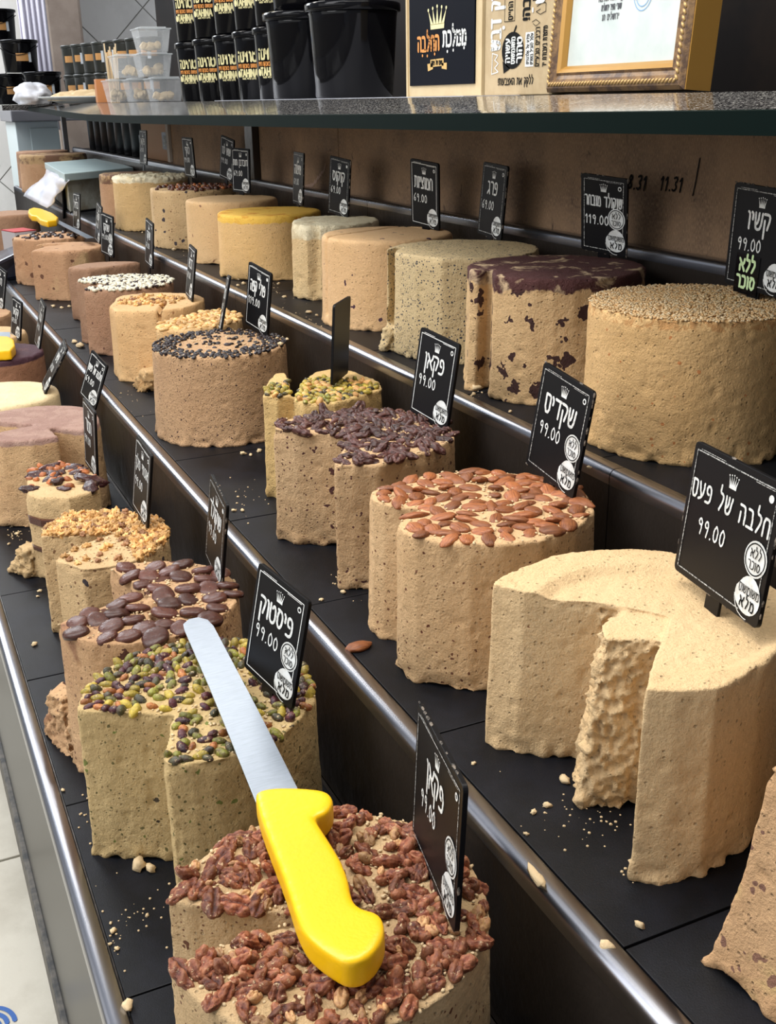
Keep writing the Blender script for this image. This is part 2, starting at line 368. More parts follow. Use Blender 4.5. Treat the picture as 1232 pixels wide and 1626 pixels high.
# ---------------------------------------------------------------- the stepped counter
YN, YF = -.35, 6.2
ct = empty('stepped_counter', (0, 0, 0), 'three-step dark steel display counter with bright rounded lips under the halva rounds', 'counter')
def lip_profile(x, z):
    pts = [(x, z-.014)]
    for k in range(7):
        a = pi-k*pi/2/6; pts.append((x+.009+.009*cos(a), z-.005+.009*sin(a)))
    pts += [(x+.020, z+.0035), (x+.022, z+.0005), (x+.022, z-.004)]
    return pts
def sweep(bm, prof, ya, yb):
    a = [bm.verts.new((x, ya, z)) for x, z in prof]; b = [bm.verts.new((x, yb, z)) for x, z in prof]
    for i in range(len(prof)-1): bm.faces.new((a[i], a[i+1], b[i+1], b[i]))
joints = {1: [YN, .52, 2.2, YF], 2: [YN, 1.46, 2.66, YF], 3: [YN, .95, ypx((373, 468), .712), YF], 4: [YN, .6, ypx((583, 321), 1.035), YF]}
zt = {1: Z1, 2: Z2, 3: Z3, 4: ZC-.218}
zb = {1: 0.35, 2: Z1-.002, 3: Z2-.002, 4: Z3-.002}
for t in (1, 2, 3, 4):
    for a, b_ in zip(joints[t], joints[t][1:]):
        bm = bmesh.new(); sweep(bm, lip_profile(LX[t], zt[t]), a+.0007, b_-.0007); bm_obj('lip', bm, M['lip'], ct, True)
        if t > 1:
            bm = bmesh.new(); box(bm, (LX[t]+.0002, a+.0009, zb[t]), (LX[t]+.004, b_-.0009, zt[t]-.0139)); bm_obj('riser_panel', bm, M['steel_dark'], ct)
    bm = bmesh.new(); x2 = LX[t+1] if t < 4 else 1.60
    box(bm, (LX[t]+.0221, YN, zt[t]-.012), (x2, YF, zt[t]-.004)); bm_obj('tray', bm, M['steel_dark'], ct)
# front: glossy dark apron under the lowest lip, grey plinth rail
M['apron'] = plain('dark_glass_apron', (.006, .007, .009), .28, 0, .12)
bm = bmesh.new(); prism(bm, [(.060, YN, .52), (.064, YN, .52), (.064, YF, .52), (.060, YF, .52)], [(.0725, YN, Z1-.014), (.077, YN, Z1-.014), (.077, YF, Z1-.014), (.0725, YF, Z1-.014)]); bm_obj('front_apron', bm, M['apron'], ct)
bm = bmesh.new(); box(bm, (.052, YN, .44), (.085, YF, .52), .003); bm_obj('bottom_rail', bm, plain('worn_grey_rail', (.10, .09, .075), .6, col2=(.03, .03, .03), scale=40), ct)
bm = bmesh.new(); box(bm, (.14, YN, 0), (1.60, YF, .44)); bm_obj('plinth', bm, M['dark_wall'], ct)
for yy in (0.2, 1.6, 3.0, 4.4, 5.8):
    bm = bmesh.new(); box(bm, (.1, yy, .44), (1.55, yy+.03, Z1-.012)); bm_obj('inner_frame', bm, M['steel_dark'], ct)
# rubber mats, one thing each
S1 = [.16, .49, .813, 1.14, 1.47, 1.79, 2.12, 2.45, 2.78, 3.11, 3.44, 3.77, 4.1, 4.43]
S2 = [.18, .503, .82, 1.15, 1.475, 1.80, 2.12, 2.455, 2.79, 3.12, 3.45, 3.78, 4.11, 4.44]
S3 = [.35, .68, 1.0, 1.33, 1.66, 1.99, 2.32, 2.65, 2.98, 3.31, 3.64, 3.97, 4.3, 4.63, 4.96, 5.3, 5.63, 5.96]
names = {1: 'lowest', 2: 'middle', 3: 'top'}
ordn = ['front', 'second', 'third', 'fourth', 'fifth', 'sixth', 'seventh', 'eighth', 'ninth', 'tenth', 'eleventh', 'twelfth', 'thirteenth', 'fourteenth', 'fifteenth', 'sixteenth', 'farthest']
for t, ss in ((1, S1), (2, S2), (3, S3)):
    for i, (a, b_) in enumerate(zip(ss, ss[1:])):
        bm = bmesh.new(); x1, x2 = LX[t]+.024, LX[t+1]-.006
        box(bm, (x1-.5*(x1+x2), a-(a+b_)/2+.001, 0), (x2-.5*(x1+x2), b_-(a+b_)/2-.001, .004+random.uniform(0, .0007)), .001)
        o = bm_obj('rubber_mat', bm, M['mat']); o.location = ((x1+x2)/2, (a+b_)/2, TZ[t]-.004)
        tag(o, '%s black rubber mat counted from the near end of the %s step' % (ordn[i] if i else 'nearest', names[t]), 'mat', 'black mats lining the %s step' % names[t])

# ---------------------------------------------------------------- the glass and granite shelf on top
m, nt, p = newmat('speckled_granite'); v = coords(nt)
c = mixc(nt, ramp(nt, noise(nt, v, 330, 2, .6), .55, .62), (.012, .012, .014), (.62, .60, .56))
nt.links.new(c, p.inputs['Base Color']); p.inputs['Roughness'].default_value = .10; p.inputs['Specular IOR Level'].default_value = .22
M['granite'] = m
M['glass_edge'] = plain('green_glass_edge', (.0015, .006, .005), .55, 0, .04)
sh = empty('counter_shelf', (0, 0, ZC), 'dark speckled shelf with thick green glass front edge above the top step', 'shelf')
fr = [onx((1232, 176), .74), onx((1100, 177.5), .74), onx((800, 181), .74), onx((400, 183.5), .74), onx((200, 184), .745), onx((137, 182), .755), onx((100, 177.5), .78), onx((68, 172.5), .82), onx((40, 169), .86), onx((14, 166), .9)]
d0 = (fr[0][2]-fr[1][2])/(fr[0][1]-fr[1][1])
fr = [(.74, -.3, fr[0][2]+.003), (.74, .3, fr[0][2]+.001)]+[f for f in fr if True]
top = [(x, y, min(z, ZC-.0005)-ZC) for x, y, z in fr]
XB = .96
bm = bmesh.new()
th = .019
rows = []
for x, y, z in top:
    a = bm.verts.new((x, y, z)); a2 = bm.verts.new((x+.004, y, z+.0012)); b1 = bm.verts.new((max(XB, x+.03), y, 0)); c1 = bm.verts.new((max(XB, x+.03), y, -.028)); d1 = bm.verts.new((x+.004, y, z-th)); rows.append((a, a2, b1, c1, d1))
for r1, r2 in zip(rows, rows[1:]):
    for i in (1, 2, 3): bm.faces.new((r1[i], r2[i], r2[(i+1)], r1[(i+1)]))
    bm.faces.new((r1[1], r1[4], r2[4], r2[1]))
bm.faces.new(rows[0][1:]); bm.faces.new(rows[-1][1:][::-1])
bm_obj('sloping_glass', bm, M['granite'], sh)
bm = bmesh.new()
for (x, y, z), (x2, y2, z2) in zip(top, top[1:]):
    q = [bm.verts.new(p_) for p_ in ((x, y, z+.0004), (x2, y2, z2+.0004), (x2, y2, z2-.021), (x, y, z-.021), (x+.0038, y, z+.0014), (x2+.0038, y2, z2+.0014), (x2+.0038, y2, z2-.0212), (x+.0038, y, z-.0212))]
    for f_ in ((0, 1, 2, 3), (4, 7, 6, 5), (0, 4, 5, 1), (3, 2, 6, 7)): bm.faces.new([q[i] for i in f_])
bm_obj('glass_edge', bm, M['glass_edge'], sh)
bm = bmesh.new(); box(bm, (XB+.0005, -.3, -.03), (1.619, 7.4, 0)); bm_obj('granite_slab', bm, M['granite'], sh)
bm = bmesh.new(); box(bm, (.86, -.3, -.040), (.90, 1.05, -.0285), .001); bm_obj('support_rail', bm, M['steel_dark'], sh)
bm = bmesh.new(); box(bm, (1.0, -.3, -.040), (1.05, 7.2, -.0305), .001); bm_obj('support_rail', bm, M['steel_dark'], sh)
# ---------------------------------------------------------------- halva rounds
_tab = RNG.random((64, 64, 64)).astype(np.float32)
def vnoise(P, sc):
    q = P*sc; i = np.floor(q).astype(int); f = q-i; f = f*f*(3-2*f); i &= 63; j = (i+1) & 63
    r = 0
    for a in (0, 1):
        for b_ in (0, 1):
            for c_ in (0, 1):
                ww = (f[:, 0] if a else 1-f[:, 0])*(f[:, 1] if b_ else 1-f[:, 1])*(f[:, 2] if c_ else 1-f[:, 2])
                r = r+ww*_tab[(j if a else i)[:, 0], (j if b_ else i)[:, 1], (j if c_ else i)[:, 2]]
    return r-.5
def densify(pl, step=.006):
    out = []
    for k in range(len(pl)):
        a, b_ = pl[k], pl[(k+1) % len(pl)]; n = max(1, int(hypot(b_[0]-a[0], b_[1]-a[1])/step))
        out += [(a[0]+(b_[0]-a[0])*i/n, a[1]+(b_[1]-a[1])*i/n) for i in range(n)]
    return out
def outline(X, Y, R, zt_, chain):
    """circle whose cut front follows the chain of points (pixels on the top plane, left rim first)"""
    if not chain: return [(X+R*cos(a*pi/36), Y+R*sin(a*pi/36)) for a in range(72)]
    C_ = [onz(c_, zt_)[:2] for c_ in chain]; mx = R*(1.10 if zt_ < Z3 else 1.03)
    C_ = [((X+(x-X)*mx/hypot(x-X, y-Y), Y+(y-Y)*mx/hypot(x-X, y-Y)) if hypot(x-X, y-Y) > mx else (x, y)) for x, y in C_]
    def pol(p_): return atan2(p_[1]-Y, p_[0]-X), hypot(p_[0]-X, p_[1]-Y)
    aS, rS = pol(C_[0]); aE, rE = pol(C_[-1])
    while aS <= aE: aS += 2*pi
    n = 48; arc = []
    for i in range(1, n):
        t = i/n; r_ = R; e = .14
        if t < e: r_ = rE+(R-rE)*(t/e)
        if t > 1-e: r_ = rS+(R-rS)*((1-t)/e)
        a = aE+(aS-aE)*t; arc.append((X+r_*cos(a), Y+r_*sin(a)))
    return arc+C_
def inside(p_, poly):
    x, y = p_; r_ = False; n = len(poly)
    for i in range(n):
        x1, y1 = poly[i]; x2, y2 = poly[i-1]
        if (y1 > y) != (y2 > y) and x < (x2-x1)*(y-y1)/(y2-y1)+x1: r_ = not r_
    return r_
def edge_dist(p_, poly):
    d = 9
    for i in range(len(poly)):
        a, b_ = poly[i-1], poly[i]; vx, vy = b_[0]-a[0], b_[1]-a[1]; l = vx*vx+vy*vy or 1e-9
        t = max(0, min(1, ((p_[0]-a[0])*vx+(p_[1]-a[1])*vy)/l)); d = min(d, hypot(p_[0]-a[0]-t*vx, p_[1]-a[1]-t*vy))
    return d
class Cake: pass
CK = {}
def cake(name, tier, X, Y, R, h, mat, label, chain=None, polys=None, wpoly=None, vox=.004, flare=1.035, lumps=(), rnd=2, ring=0, amp=1.0, dome=0, cuts=(), thing='halva_round', topbump=0):
    z0 = TZ[tier]; zt_ = z0+h
    outs = [outline(X, Y, R, zt_, chain)] if not polys else [[onz(q, zt_)[:2] for q in pl] if isinstance(pl[0], tuple) else pl for pl in polys]
    if wpoly: outs = [wpoly]
    bm = bmesh.new()
    def loft(loops):
        vs = [[bm.verts.new(p_) for p_ in lp] for lp in loops]; n = len(vs[0])
        bm.faces.new(vs[0][::-1]); bm.faces.new(vs[-1])
        for a, b_ in zip(vs, vs[1:]):
            for i in range(n): bm.faces.new((a[i], a[(i+1) % n], b_[(i+1) % n], b_[i]))
    for o_ in outs:
        o_ = densify(o_, .008)
        loft([[((x-X)*s_, (y-Y)*s_, zz) for x, y in o_] for zz, s_ in ((0, flare), (h*.15, 1+(flare-1)*.72), (h*.5, 1+(flare-1)*.3), (h, 1.0))])
    for bot, tp, zz0, zz1 in lumps:           # extra crumbly masses: pixel footprints on z0+zz0 and z0+zz1
        b_ = [onz(q, z0+zz0) for q in bot]; t_ = [onz(q, z0+zz1) for q in tp]
        loft([[(q[0]-X, q[1]-Y, zz0) for q in b_], [(q[0]*.5+r_[0]*.5-X, q[1]*.5+r_[1]*.5-Y, (zz0+zz1)/2) for q, r_ in zip(b_, t_)], [(q[0]-X, q[1]-Y, zz1) for q in t_]])
    bmesh.ops.recalc_face_normals(bm, faces=bm.faces)
    bmesh.ops.triangulate(bm, faces=bm.faces)
    me = bpy.data.meshes.new('tmp'); bm.to_mesh(me); bm.free()
    o = bpy.data.objects.new('tmp', me); S.collection.objects.link(o)
    md = o.modifiers.new('r', 'REMESH'); md.mode = 'VOXEL'; md.voxel_size = vox; md.adaptivity = 0
    md = o.modifiers.new('s', 'SMOOTH'); md.factor = .5; md.iterations = rnd
    dg = bpy.context.evaluated_depsgraph_get(); me2 = bpy.data.meshes.new_from_object(o.evaluated_get(dg))
    bpy.data.objects.remove(o); bpy.data.meshes.remove(me)
    n = len(me2.vertices); P = np.empty(n*3, np.float32); N = np.empty(n*3, np.float32)
    me2.vertices.foreach_get('co', P); me2.vertex_normals.foreach_get('vector', N); P = P.reshape(-1, 3).astype(float); N = N.reshape(-1, 3).astype(float)
    Q = P+np.array([X*7.3, Y*3.1, tier*5.7])+20
    D = vnoise(Q, 11)*.0026+vnoise(Q, 42)*.0009+vnoise(Q, 110)*.0008+vnoise(Q, 210)*.0007
    pit = vnoise(Q, 75); D -= np.clip(pit-.26, 0, 1)*.009
    D *= amp
    # crumbled foot, chipped top rim
    foot = np.clip(1-P[:, 2]/.02, 0, 1); D += foot*(vnoise(Q, 90)*.010+vnoise(Q, 35)*.006)
    rim = np.clip(1-np.abs(P[:, 2]-h)/.014, 0, 1)*(np.abs(N[:, 2]) < .8); D += rim*(vnoise(Q, 60)*.006-.001)*min(1, amp)
    if topbump: D += np.clip((P[:, 2]-h+.012)/.008, 0, 1)*(np.abs(vnoise(Q, 95))*3*topbump)
    for bot, tp, zz0, zz1 in lumps:
        c_ = np.mean([[q[0]-X, q[1]-Y] for q in [onz(q, z0+zz0) for q in bot]], axis=0)
        rr = max(hypot(onz(q, z0+zz0)[0]-X-c_[0], onz(q, z0+zz0)[1]-Y-c_[1]) for q in bot)*1.05
        fp = [(q[0]-X, q[1]-Y) for q in [onz(q, z0+zz0) for q in bot]]; fp = [(c_[0]+(x-c_[0])*1.12, c_[1]+(y-c_[1])*1.12) for x, y in fp]
        ins = np.zeros(len(P), bool)
        for (x1, y1), (x2, y2) in zip(fp, fp[1:]+fp[:1]):
            cr = ((y1 > P[:, 1]) != (y2 > P[:, 1])) & (P[:, 0] < (x2-x1)*(P[:, 1]-y1)/((y2-y1) or 1e-9)+x1); ins ^= cr
        wgt = ins*(P[:, 2] < zz1-.004)*(P[:, 2] > zz0-.01)
        D += wgt*(np.abs(vnoise(Q, 45))*-.011+.003+np.abs(vnoise(Q, 120))*-.013+vnoise(Q, 250)*.009)
    if ring:
        rr = np.hypot(P[:, 0], P[:, 1]+.012)+vnoise(Q, 9)*.006; P[:, 2] -= np.clip(P[:, 2]/h*12-11, 0, 1)*ring*np.clip((R*.80-rr)/.012, 0, 1)
    if dome: P[:, 2] += np.clip(P[:, 2]/h, 0, 1)**4*dome*(1-(np.hypot(P[:, 0], P[:, 1])/R)**2)
    for (p1, p2, dep, wid) in cuts:            # cracks: a furrow along the line p1-p2 (pixels on the top)
        a = np.array(onz(p1, zt_)[:2])-[X, Y]; b_ = np.array(onz(p2, zt_)[:2])-[X, Y]; ab = b_-a
        t_ = np.clip(((P[:, :2]-a)@ab)/(ab@ab), 0, 1); dd = np.hypot(*(P[:, :2]-a-t_[:, None]*ab+vnoise(Q, 40)[:, None]*.006).T)
        g = np.exp(-(dd/wid)**2)*(P[:, 2] > h*.12); D -= g*dep
    P += N*D[:, None]; P[:, 2] = np.maximum(P[:, 2], 0)
    me2.vertices.foreach_set('co', P.astype(np.float32).ravel()); me2.update()
    root = empty(thing, (X, Y, z0), label, 'halva')
    me2.materials.clear(); ob = mesh_obj('halva_body', me2, mat, root)
    k = Cake(); k.root = root; k.X, k.Y, k.R, k.h, k.z, k.tier = X, Y, R, h, zt_, tier; k.out = outs; k.name = name
    k.top = lambda x, y, d=dome, R=R, X=X, Y=Y: d*(1-(hypot(x-X, y-Y)/R)**2)
    CK[name] = k; return k

# nut and sweet shapes: a few shared meshes of each kind
def blob(name, lx, ly, lz, fn=None, sub=2, mat=None, seed=0, pointy=0):
    bm = bmesh.new(); bmesh.ops.create_icosphere(bm, subdivisions=sub, radius=1)
    for v_ in bm.verts:
        x, y, z = v_.co
        if pointy: s_ = 1-pointy*max(0, x)**2; y *= s_; z *= s_
        p_ = Vector((x*lx, y*ly, z*lz))
        if fn: p_ = fn(p_, Vector((x, y, z)))
        v_.co = p_
    me = bpy.data.meshes.new(name); bm.to_mesh(me); bm.free()
    me.materials.append(mat); me.polygons.foreach_set('use_smooth', [True]*len(me.polygons)); return me
def lumpy(seed, amt, fr=2.2):
    off = Vector((seed*3.7, seed*1.3, seed*5.1))
    return lambda p_, u: p_*(1+amt*mnoise.noise(u*fr+off))
def pecan_fn(seed, cut=None):
    off = Vector((seed*2.1, seed, 0))
    def f(p_, u):
        fu = math.exp(-(u.y/.17)**2); rd = .5+.5*cos(u.x*9.5+abs(u.y)*3.5+seed*1.7+.9*mnoise.noise(u*2+off))
        q = p_.copy()
        if u.z > -.25: q.z *= 1-.66*fu-.40*(1-rd)*(1-fu)
        q.y *= 1-.13*(1-rd)+.10*mnoise.noise(u*3+off); q.x *= 1+.10*mnoise.noise(u*2.5+off)
        q.z += .0011*mnoise.noise(u*5+off); return q
    return f
M['almond'] = nut_mat('almond_skin', (.36, .125, .040), (.15, .040, .013), .42, (50, 700, 700), bs=1, bump=.0007, dust=.12)
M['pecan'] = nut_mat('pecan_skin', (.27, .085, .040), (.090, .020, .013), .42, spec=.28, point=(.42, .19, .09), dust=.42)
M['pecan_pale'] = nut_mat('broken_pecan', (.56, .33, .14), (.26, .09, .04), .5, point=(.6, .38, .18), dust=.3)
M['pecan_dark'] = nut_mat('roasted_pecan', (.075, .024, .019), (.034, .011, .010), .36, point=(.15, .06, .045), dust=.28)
M['pist_green'] = nut_mat('green_pistachio', (.24, .25, .03), (.10, .06, .025), .4, dust=.42)
M['pist_yellow'] = nut_mat('yellow_pistachio', (.46, .33, .04), (.22, .17, .03), .4, dust=.42)
M['pist_purple'] = nut_mat('purple_pistachio', (.090, .018, .020), (.030, .016, .026), .35, dust=.42)
M['pist_dark'] = nut_mat('dark_green_pistachio', (.055, .060, .020), (.045, .022, .018), .35, dust=.42)
M['pist_orange'] = nut_mat('orange_pistachio', (.42, .16, .035), (.20, .06, .02), .4, dust=.42)
M['choc'] = nut_mat('milk_chocolate', (.100, .034, .022), (.065, .022, .016), .27, bump=.0005, dust=.15)
M['dark_choc'] = nut_mat('dark_chocolate', (.035, .014, .012), (.02, .009, .010), .3)
M['bean'] = nut_mat('coffee_bean', (.022, .014, .017), (.011, .008, .011), .34)
M['hazel'] = nut_mat('hazelnut_skin', (.12, .035, .015), (.05, .014, .010), .35)
M['golden'] = nut_mat('golden_nut', (.72, .42, .15), (.50, .24, .07), .5)
M['seed'] = nut_mat('toasted_sesame', (.92, .66, .34), (.80, .46, .18), .5, dust=0)
M['seed2'] = nut_mat('pale_sesame', (.95, .78, .50), (.85, .62, .34), .5, dust=0)
M['peanut'] = nut_mat('pale_peanut', (.74, .48, .20), (.60, .33, .11), .45)
M['walnut'] = nut_mat('walnut_bit', (.34, .17, .07), (.22, .09, .035), .5)
M['date'] = nut_mat('glossy_date', (.060, .016, .014), (.030, .010, .012), .22)
M['crumb'] = plain('halva_crumb', (.66, .50, .29), .75, bump=(400, .001))
M['white_chip'] = nut_mat('white_chocolate_chip', (.80, .76, .60), (.70, .66, .50), .4)
M['caramel'] = nut_mat('caramel_nut', (.42, .13, .035), (.28, .08, .02), .35)
SH = {
 'almond': [blob('almond', .0148*s_, .0088*s_, .0042*s_, lumpy(i, .12), 3, M['almond'], pointy=.42) for i, s_ in enumerate((1, 1.08, .92, 1.0))],
 'pecan': [blob('pecan', .0152*s_, .0090*s_, .0060*s_, pecan_fn(i), 4, M['pecan']) for i, s_ in enumerate((1, .9, 1.05, .8))],
 'pecan_piece': [blob('pecan_piece', .0080*s_, .0052*s_, .0050*s_, pecan_fn(i+5), 3, M['pecan'] if i % 3 else M['pecan_pale']) for i, s_ in enumerate((1, .8, 1.1, .7, .9, 1.2))],
 'pecan_dark': [blob('pecan', .0175*s_, .0080*s_, .0060*s_, pecan_fn(i), 4, M['pecan_dark']) for i, s_ in enumerate((1, .9, 1.05, .8))],
 'pecan_dark_piece': [blob('pecan_piece', .0075*s_, .0045*s_, .004*s_, pecan_fn(i), 2, M['pecan_dark']) for i, s_ in enumerate((1, .7, 1.1))],
 'pistachio': [blob('pistachio', .0088*s_, .0053*s_, .0046*s_, lumpy(i, .2), 2, M[m_], pointy=.15) for i, (s_, m_) in enumerate(((1, 'pist_green'), (.9, 'pist_purple'), (1.05, 'pist_dark'), (.85, 'pist_orange'), (1, 'pist_purple'), (.95, 'pist_yellow'), (.9, 'pist_green'), (.8, 'pist_dark')))],
 'pistachio_pale': [blob('pistachio', .0075*s_, .0048*s_, .0040*s_, lumpy(i, .2), 2, M[m_]) for i, (s_, m_) in enumerate(((1, 'pist_yellow'), (.9, 'pist_green'), (1.05, 'golden'), (.8, 'pist_dark'), (1, 'pist_yellow')))],
 'bean': [blob('coffee_bean', .0056*s_, .0040*s_, .0028*s_, lambda p_, u: Vector((p_.x, p_.y, p_.z*(1-.35*math.exp(-(u.y/.2)**2)*(u.z > 0)))), 2, M['bean']) for s_ in (1, .9, 1.1)],
 'hazelnut': [blob('hazelnut', .0075*s_, .0070*s_, .0066*s_, lumpy(i, .1), 2, M['hazel'] if i < 3 else M['caramel']) for i, s_ in enumerate((1, .9, 1.1, .8))],
 'golden_nut': [blob('nut_piece', .0062*s_, .0050*s_, .0048*s_, lumpy(i, .95, 2.1), 3, M[m_]) for i, (s_, m_) in enumerate(((1, 'golden'), (1.2, 'golden'), (.8, 'peanut'), (.9, 'walnut'), (1, 'golden')))],
 'peanut': [blob('peanut', .0100*s_, .0056*s_, .0042*s_, lumpy(i, .25, 1.4), 2, M['peanut'] if i else M['golden']) for i, s_ in enumerate((1, 1.1, .9, .8))],
 'date': [blob('date_piece', .0210*s_, .0120*s_, .0060*s_, lumpy(i, .45, 1.8), 3, M['date']) for i, s_ in enumerate((1, .8, 1.2))],
 'choc_lump': [blob('chocolate_lump', .0100*s_, .008*s_, .0065*s_, lumpy(i, .45, 1.8), 2, M['dark_choc']) for i, s_ in enumerate((1, .7, 1.2))],
 'caramel': [blob('caramel_nut', .0090*s_, .006*s_, .0055*s_, lumpy(i, .35, 1.8), 2, M['caramel']) for i, s_ in enumerate((1, .7, 1.2))],
}
def button_mesh(i):
    bm = bmesh.new(); seg = 28; pr = [(.0176, -.003), (.0180, .0005), (.0172, .0028), (.0140, .0046), (.009, .0058), (.004, .0062)]
    rg = []
    for r_, z in pr:
        rg.append([bm.verts.new((r_*cos(2*pi*k/seg)*(1+.06*sin(2*pi*k/seg*2+i)), r_*.88*sin(2*pi*k/seg), z+(.0007 if k % 2 and .004 < r_ < .0178 else 0)+.0012*mnoise.noise(Vector((r_*90*cos(2*pi*k/seg)+i*3, r_*90*sin(2*pi*k/seg), i))))) for k in range(seg)])
    for a, b_ in zip(rg, rg[1:]):
        for k in range(seg): bm.faces.new((a[k], a[(k+1) % seg], b_[(k+1) % seg], b_[k]))
    bm.faces.new(rg[-1]); bm.faces.new(rg[0][::-1]); me = bpy.data.meshes.new('button'); bm.to_mesh(me); bm.free()
    me.materials.append(M['choc']); me.polygons.foreach_set('use_smooth', [True]*len(me.polygons)); return me
SH['button'] = [button_mesh(i) for i in range(3)]
def sprinkle(k, kinds, name, n, dmin, dens=None, sink=.35, zh=.004, tilt=.35, edge=.004, polys=None, seed=1, zoff=0, tries=60, sc=(.85, 1.15)):
    """places up to n pieces on a cake top; every piece is a part of its own"""
    rnd_ = random.Random(seed); pts = []
    for _ in range(n*tries):
        if len(pts) >= n: break
        a = rnd_.uniform(0, 2*pi); r_ = k.R*1.12*math.sqrt(rnd_.random()); x, y = k.X+r_*cos(a), k.Y+r_*sin(a)
        if not any(inside((x, y), pl) for pl in (polys or k.out)): continue
        if dens and rnd_.random() > dens(x, y, hypot(x-k.X, y-k.Y)/k.R): continue
        if any((x-px_)**2+(y-py_)**2 < dmin*dmin for px_, py_ in pts): continue
        if edge and min(edge_dist((x, y), pl) for pl in k.out) < edge: continue
        pts.append((x, y))
    for x, y in pts:
        me = rnd_.choice(kinds); o = bpy.data.objects.new(name, me); S.collection.objects.link(o); o.parent = k.root
        o.location = (x-k.X, y-k.Y, k.h+zh*(1-2*sink)-.0012+k.top(x, y)+zoff+rnd_.uniform(0, .0012))
        o.rotation_euler = (rnd_.gauss(0, tilt), rnd_.gauss(0, tilt), rnd_.uniform(0, 2*pi)); s_ = rnd_.uniform(*sc); o.scale = (s_, s_, s_)
    return len(pts)
def stuff_bits(k, name, n, size, mats, label=None, dens=None, seed=2, zoff=0, sub=1, flat=.6, polys=None):
    rnd_ = random.Random(seed); bm = bmesh.new(); tmpl = bmesh.new(); bmesh.ops.create_icosphere(tmpl, subdivisions=sub, radius=1)
    TV = [v_.co.copy() for v_ in tmpl.verts]; TF = [[v_.index for v_ in f.verts] for f in tmpl.faces]; tmpl.free()
    V, F, MI = [], [], []; c_ = 0; t_ = 0
    while c_ < n and t_ < n*12:
        t_ += 1; a = rnd_.uniform(0, 2*pi); r_ = k.R*1.1*math.sqrt(rnd_.random()); x, y = k.X+r_*cos(a), k.Y+r_*sin(a)
        if not any(inside((x, y), pl) for pl in (polys or k.out)): continue
        if dens and rnd_.random() > dens(x, y, hypot(x-k.X, y-k.Y)/k.R): continue
        e = Matrix.Rotation(rnd_.uniform(0, 6.28), 3, 'Z') @ Matrix.Rotation(rnd_.gauss(0, .4), 3, 'X'); s_ = size*rnd_.uniform(.7, 1.25); i = len(V); L = Vector((x-k.X, y-k.Y, k.h+k.top(x, y)+zoff))
        V += [tuple(e @ Vector((v_.x*s_, v_.y*s_*.72, v_.z*s_*flat))+L) for v_ in TV]; F += [tuple(i+q for q in f) for f in TF]; mi = rnd_.randrange(len(mats)); MI += [mi]*len(TF); c_ += 1
    bm.free(); me = bpy.data.meshes.new(name); me.from_pydata(V, [], F)
    for m_ in mats: me.materials.append(m_)
    me.polygons.foreach_set('material_index', MI); me.update()
    o = mesh_obj(name, me, None, k.root); o['kind'] = 'stuff'
    if label: o['label'] = label
    return o

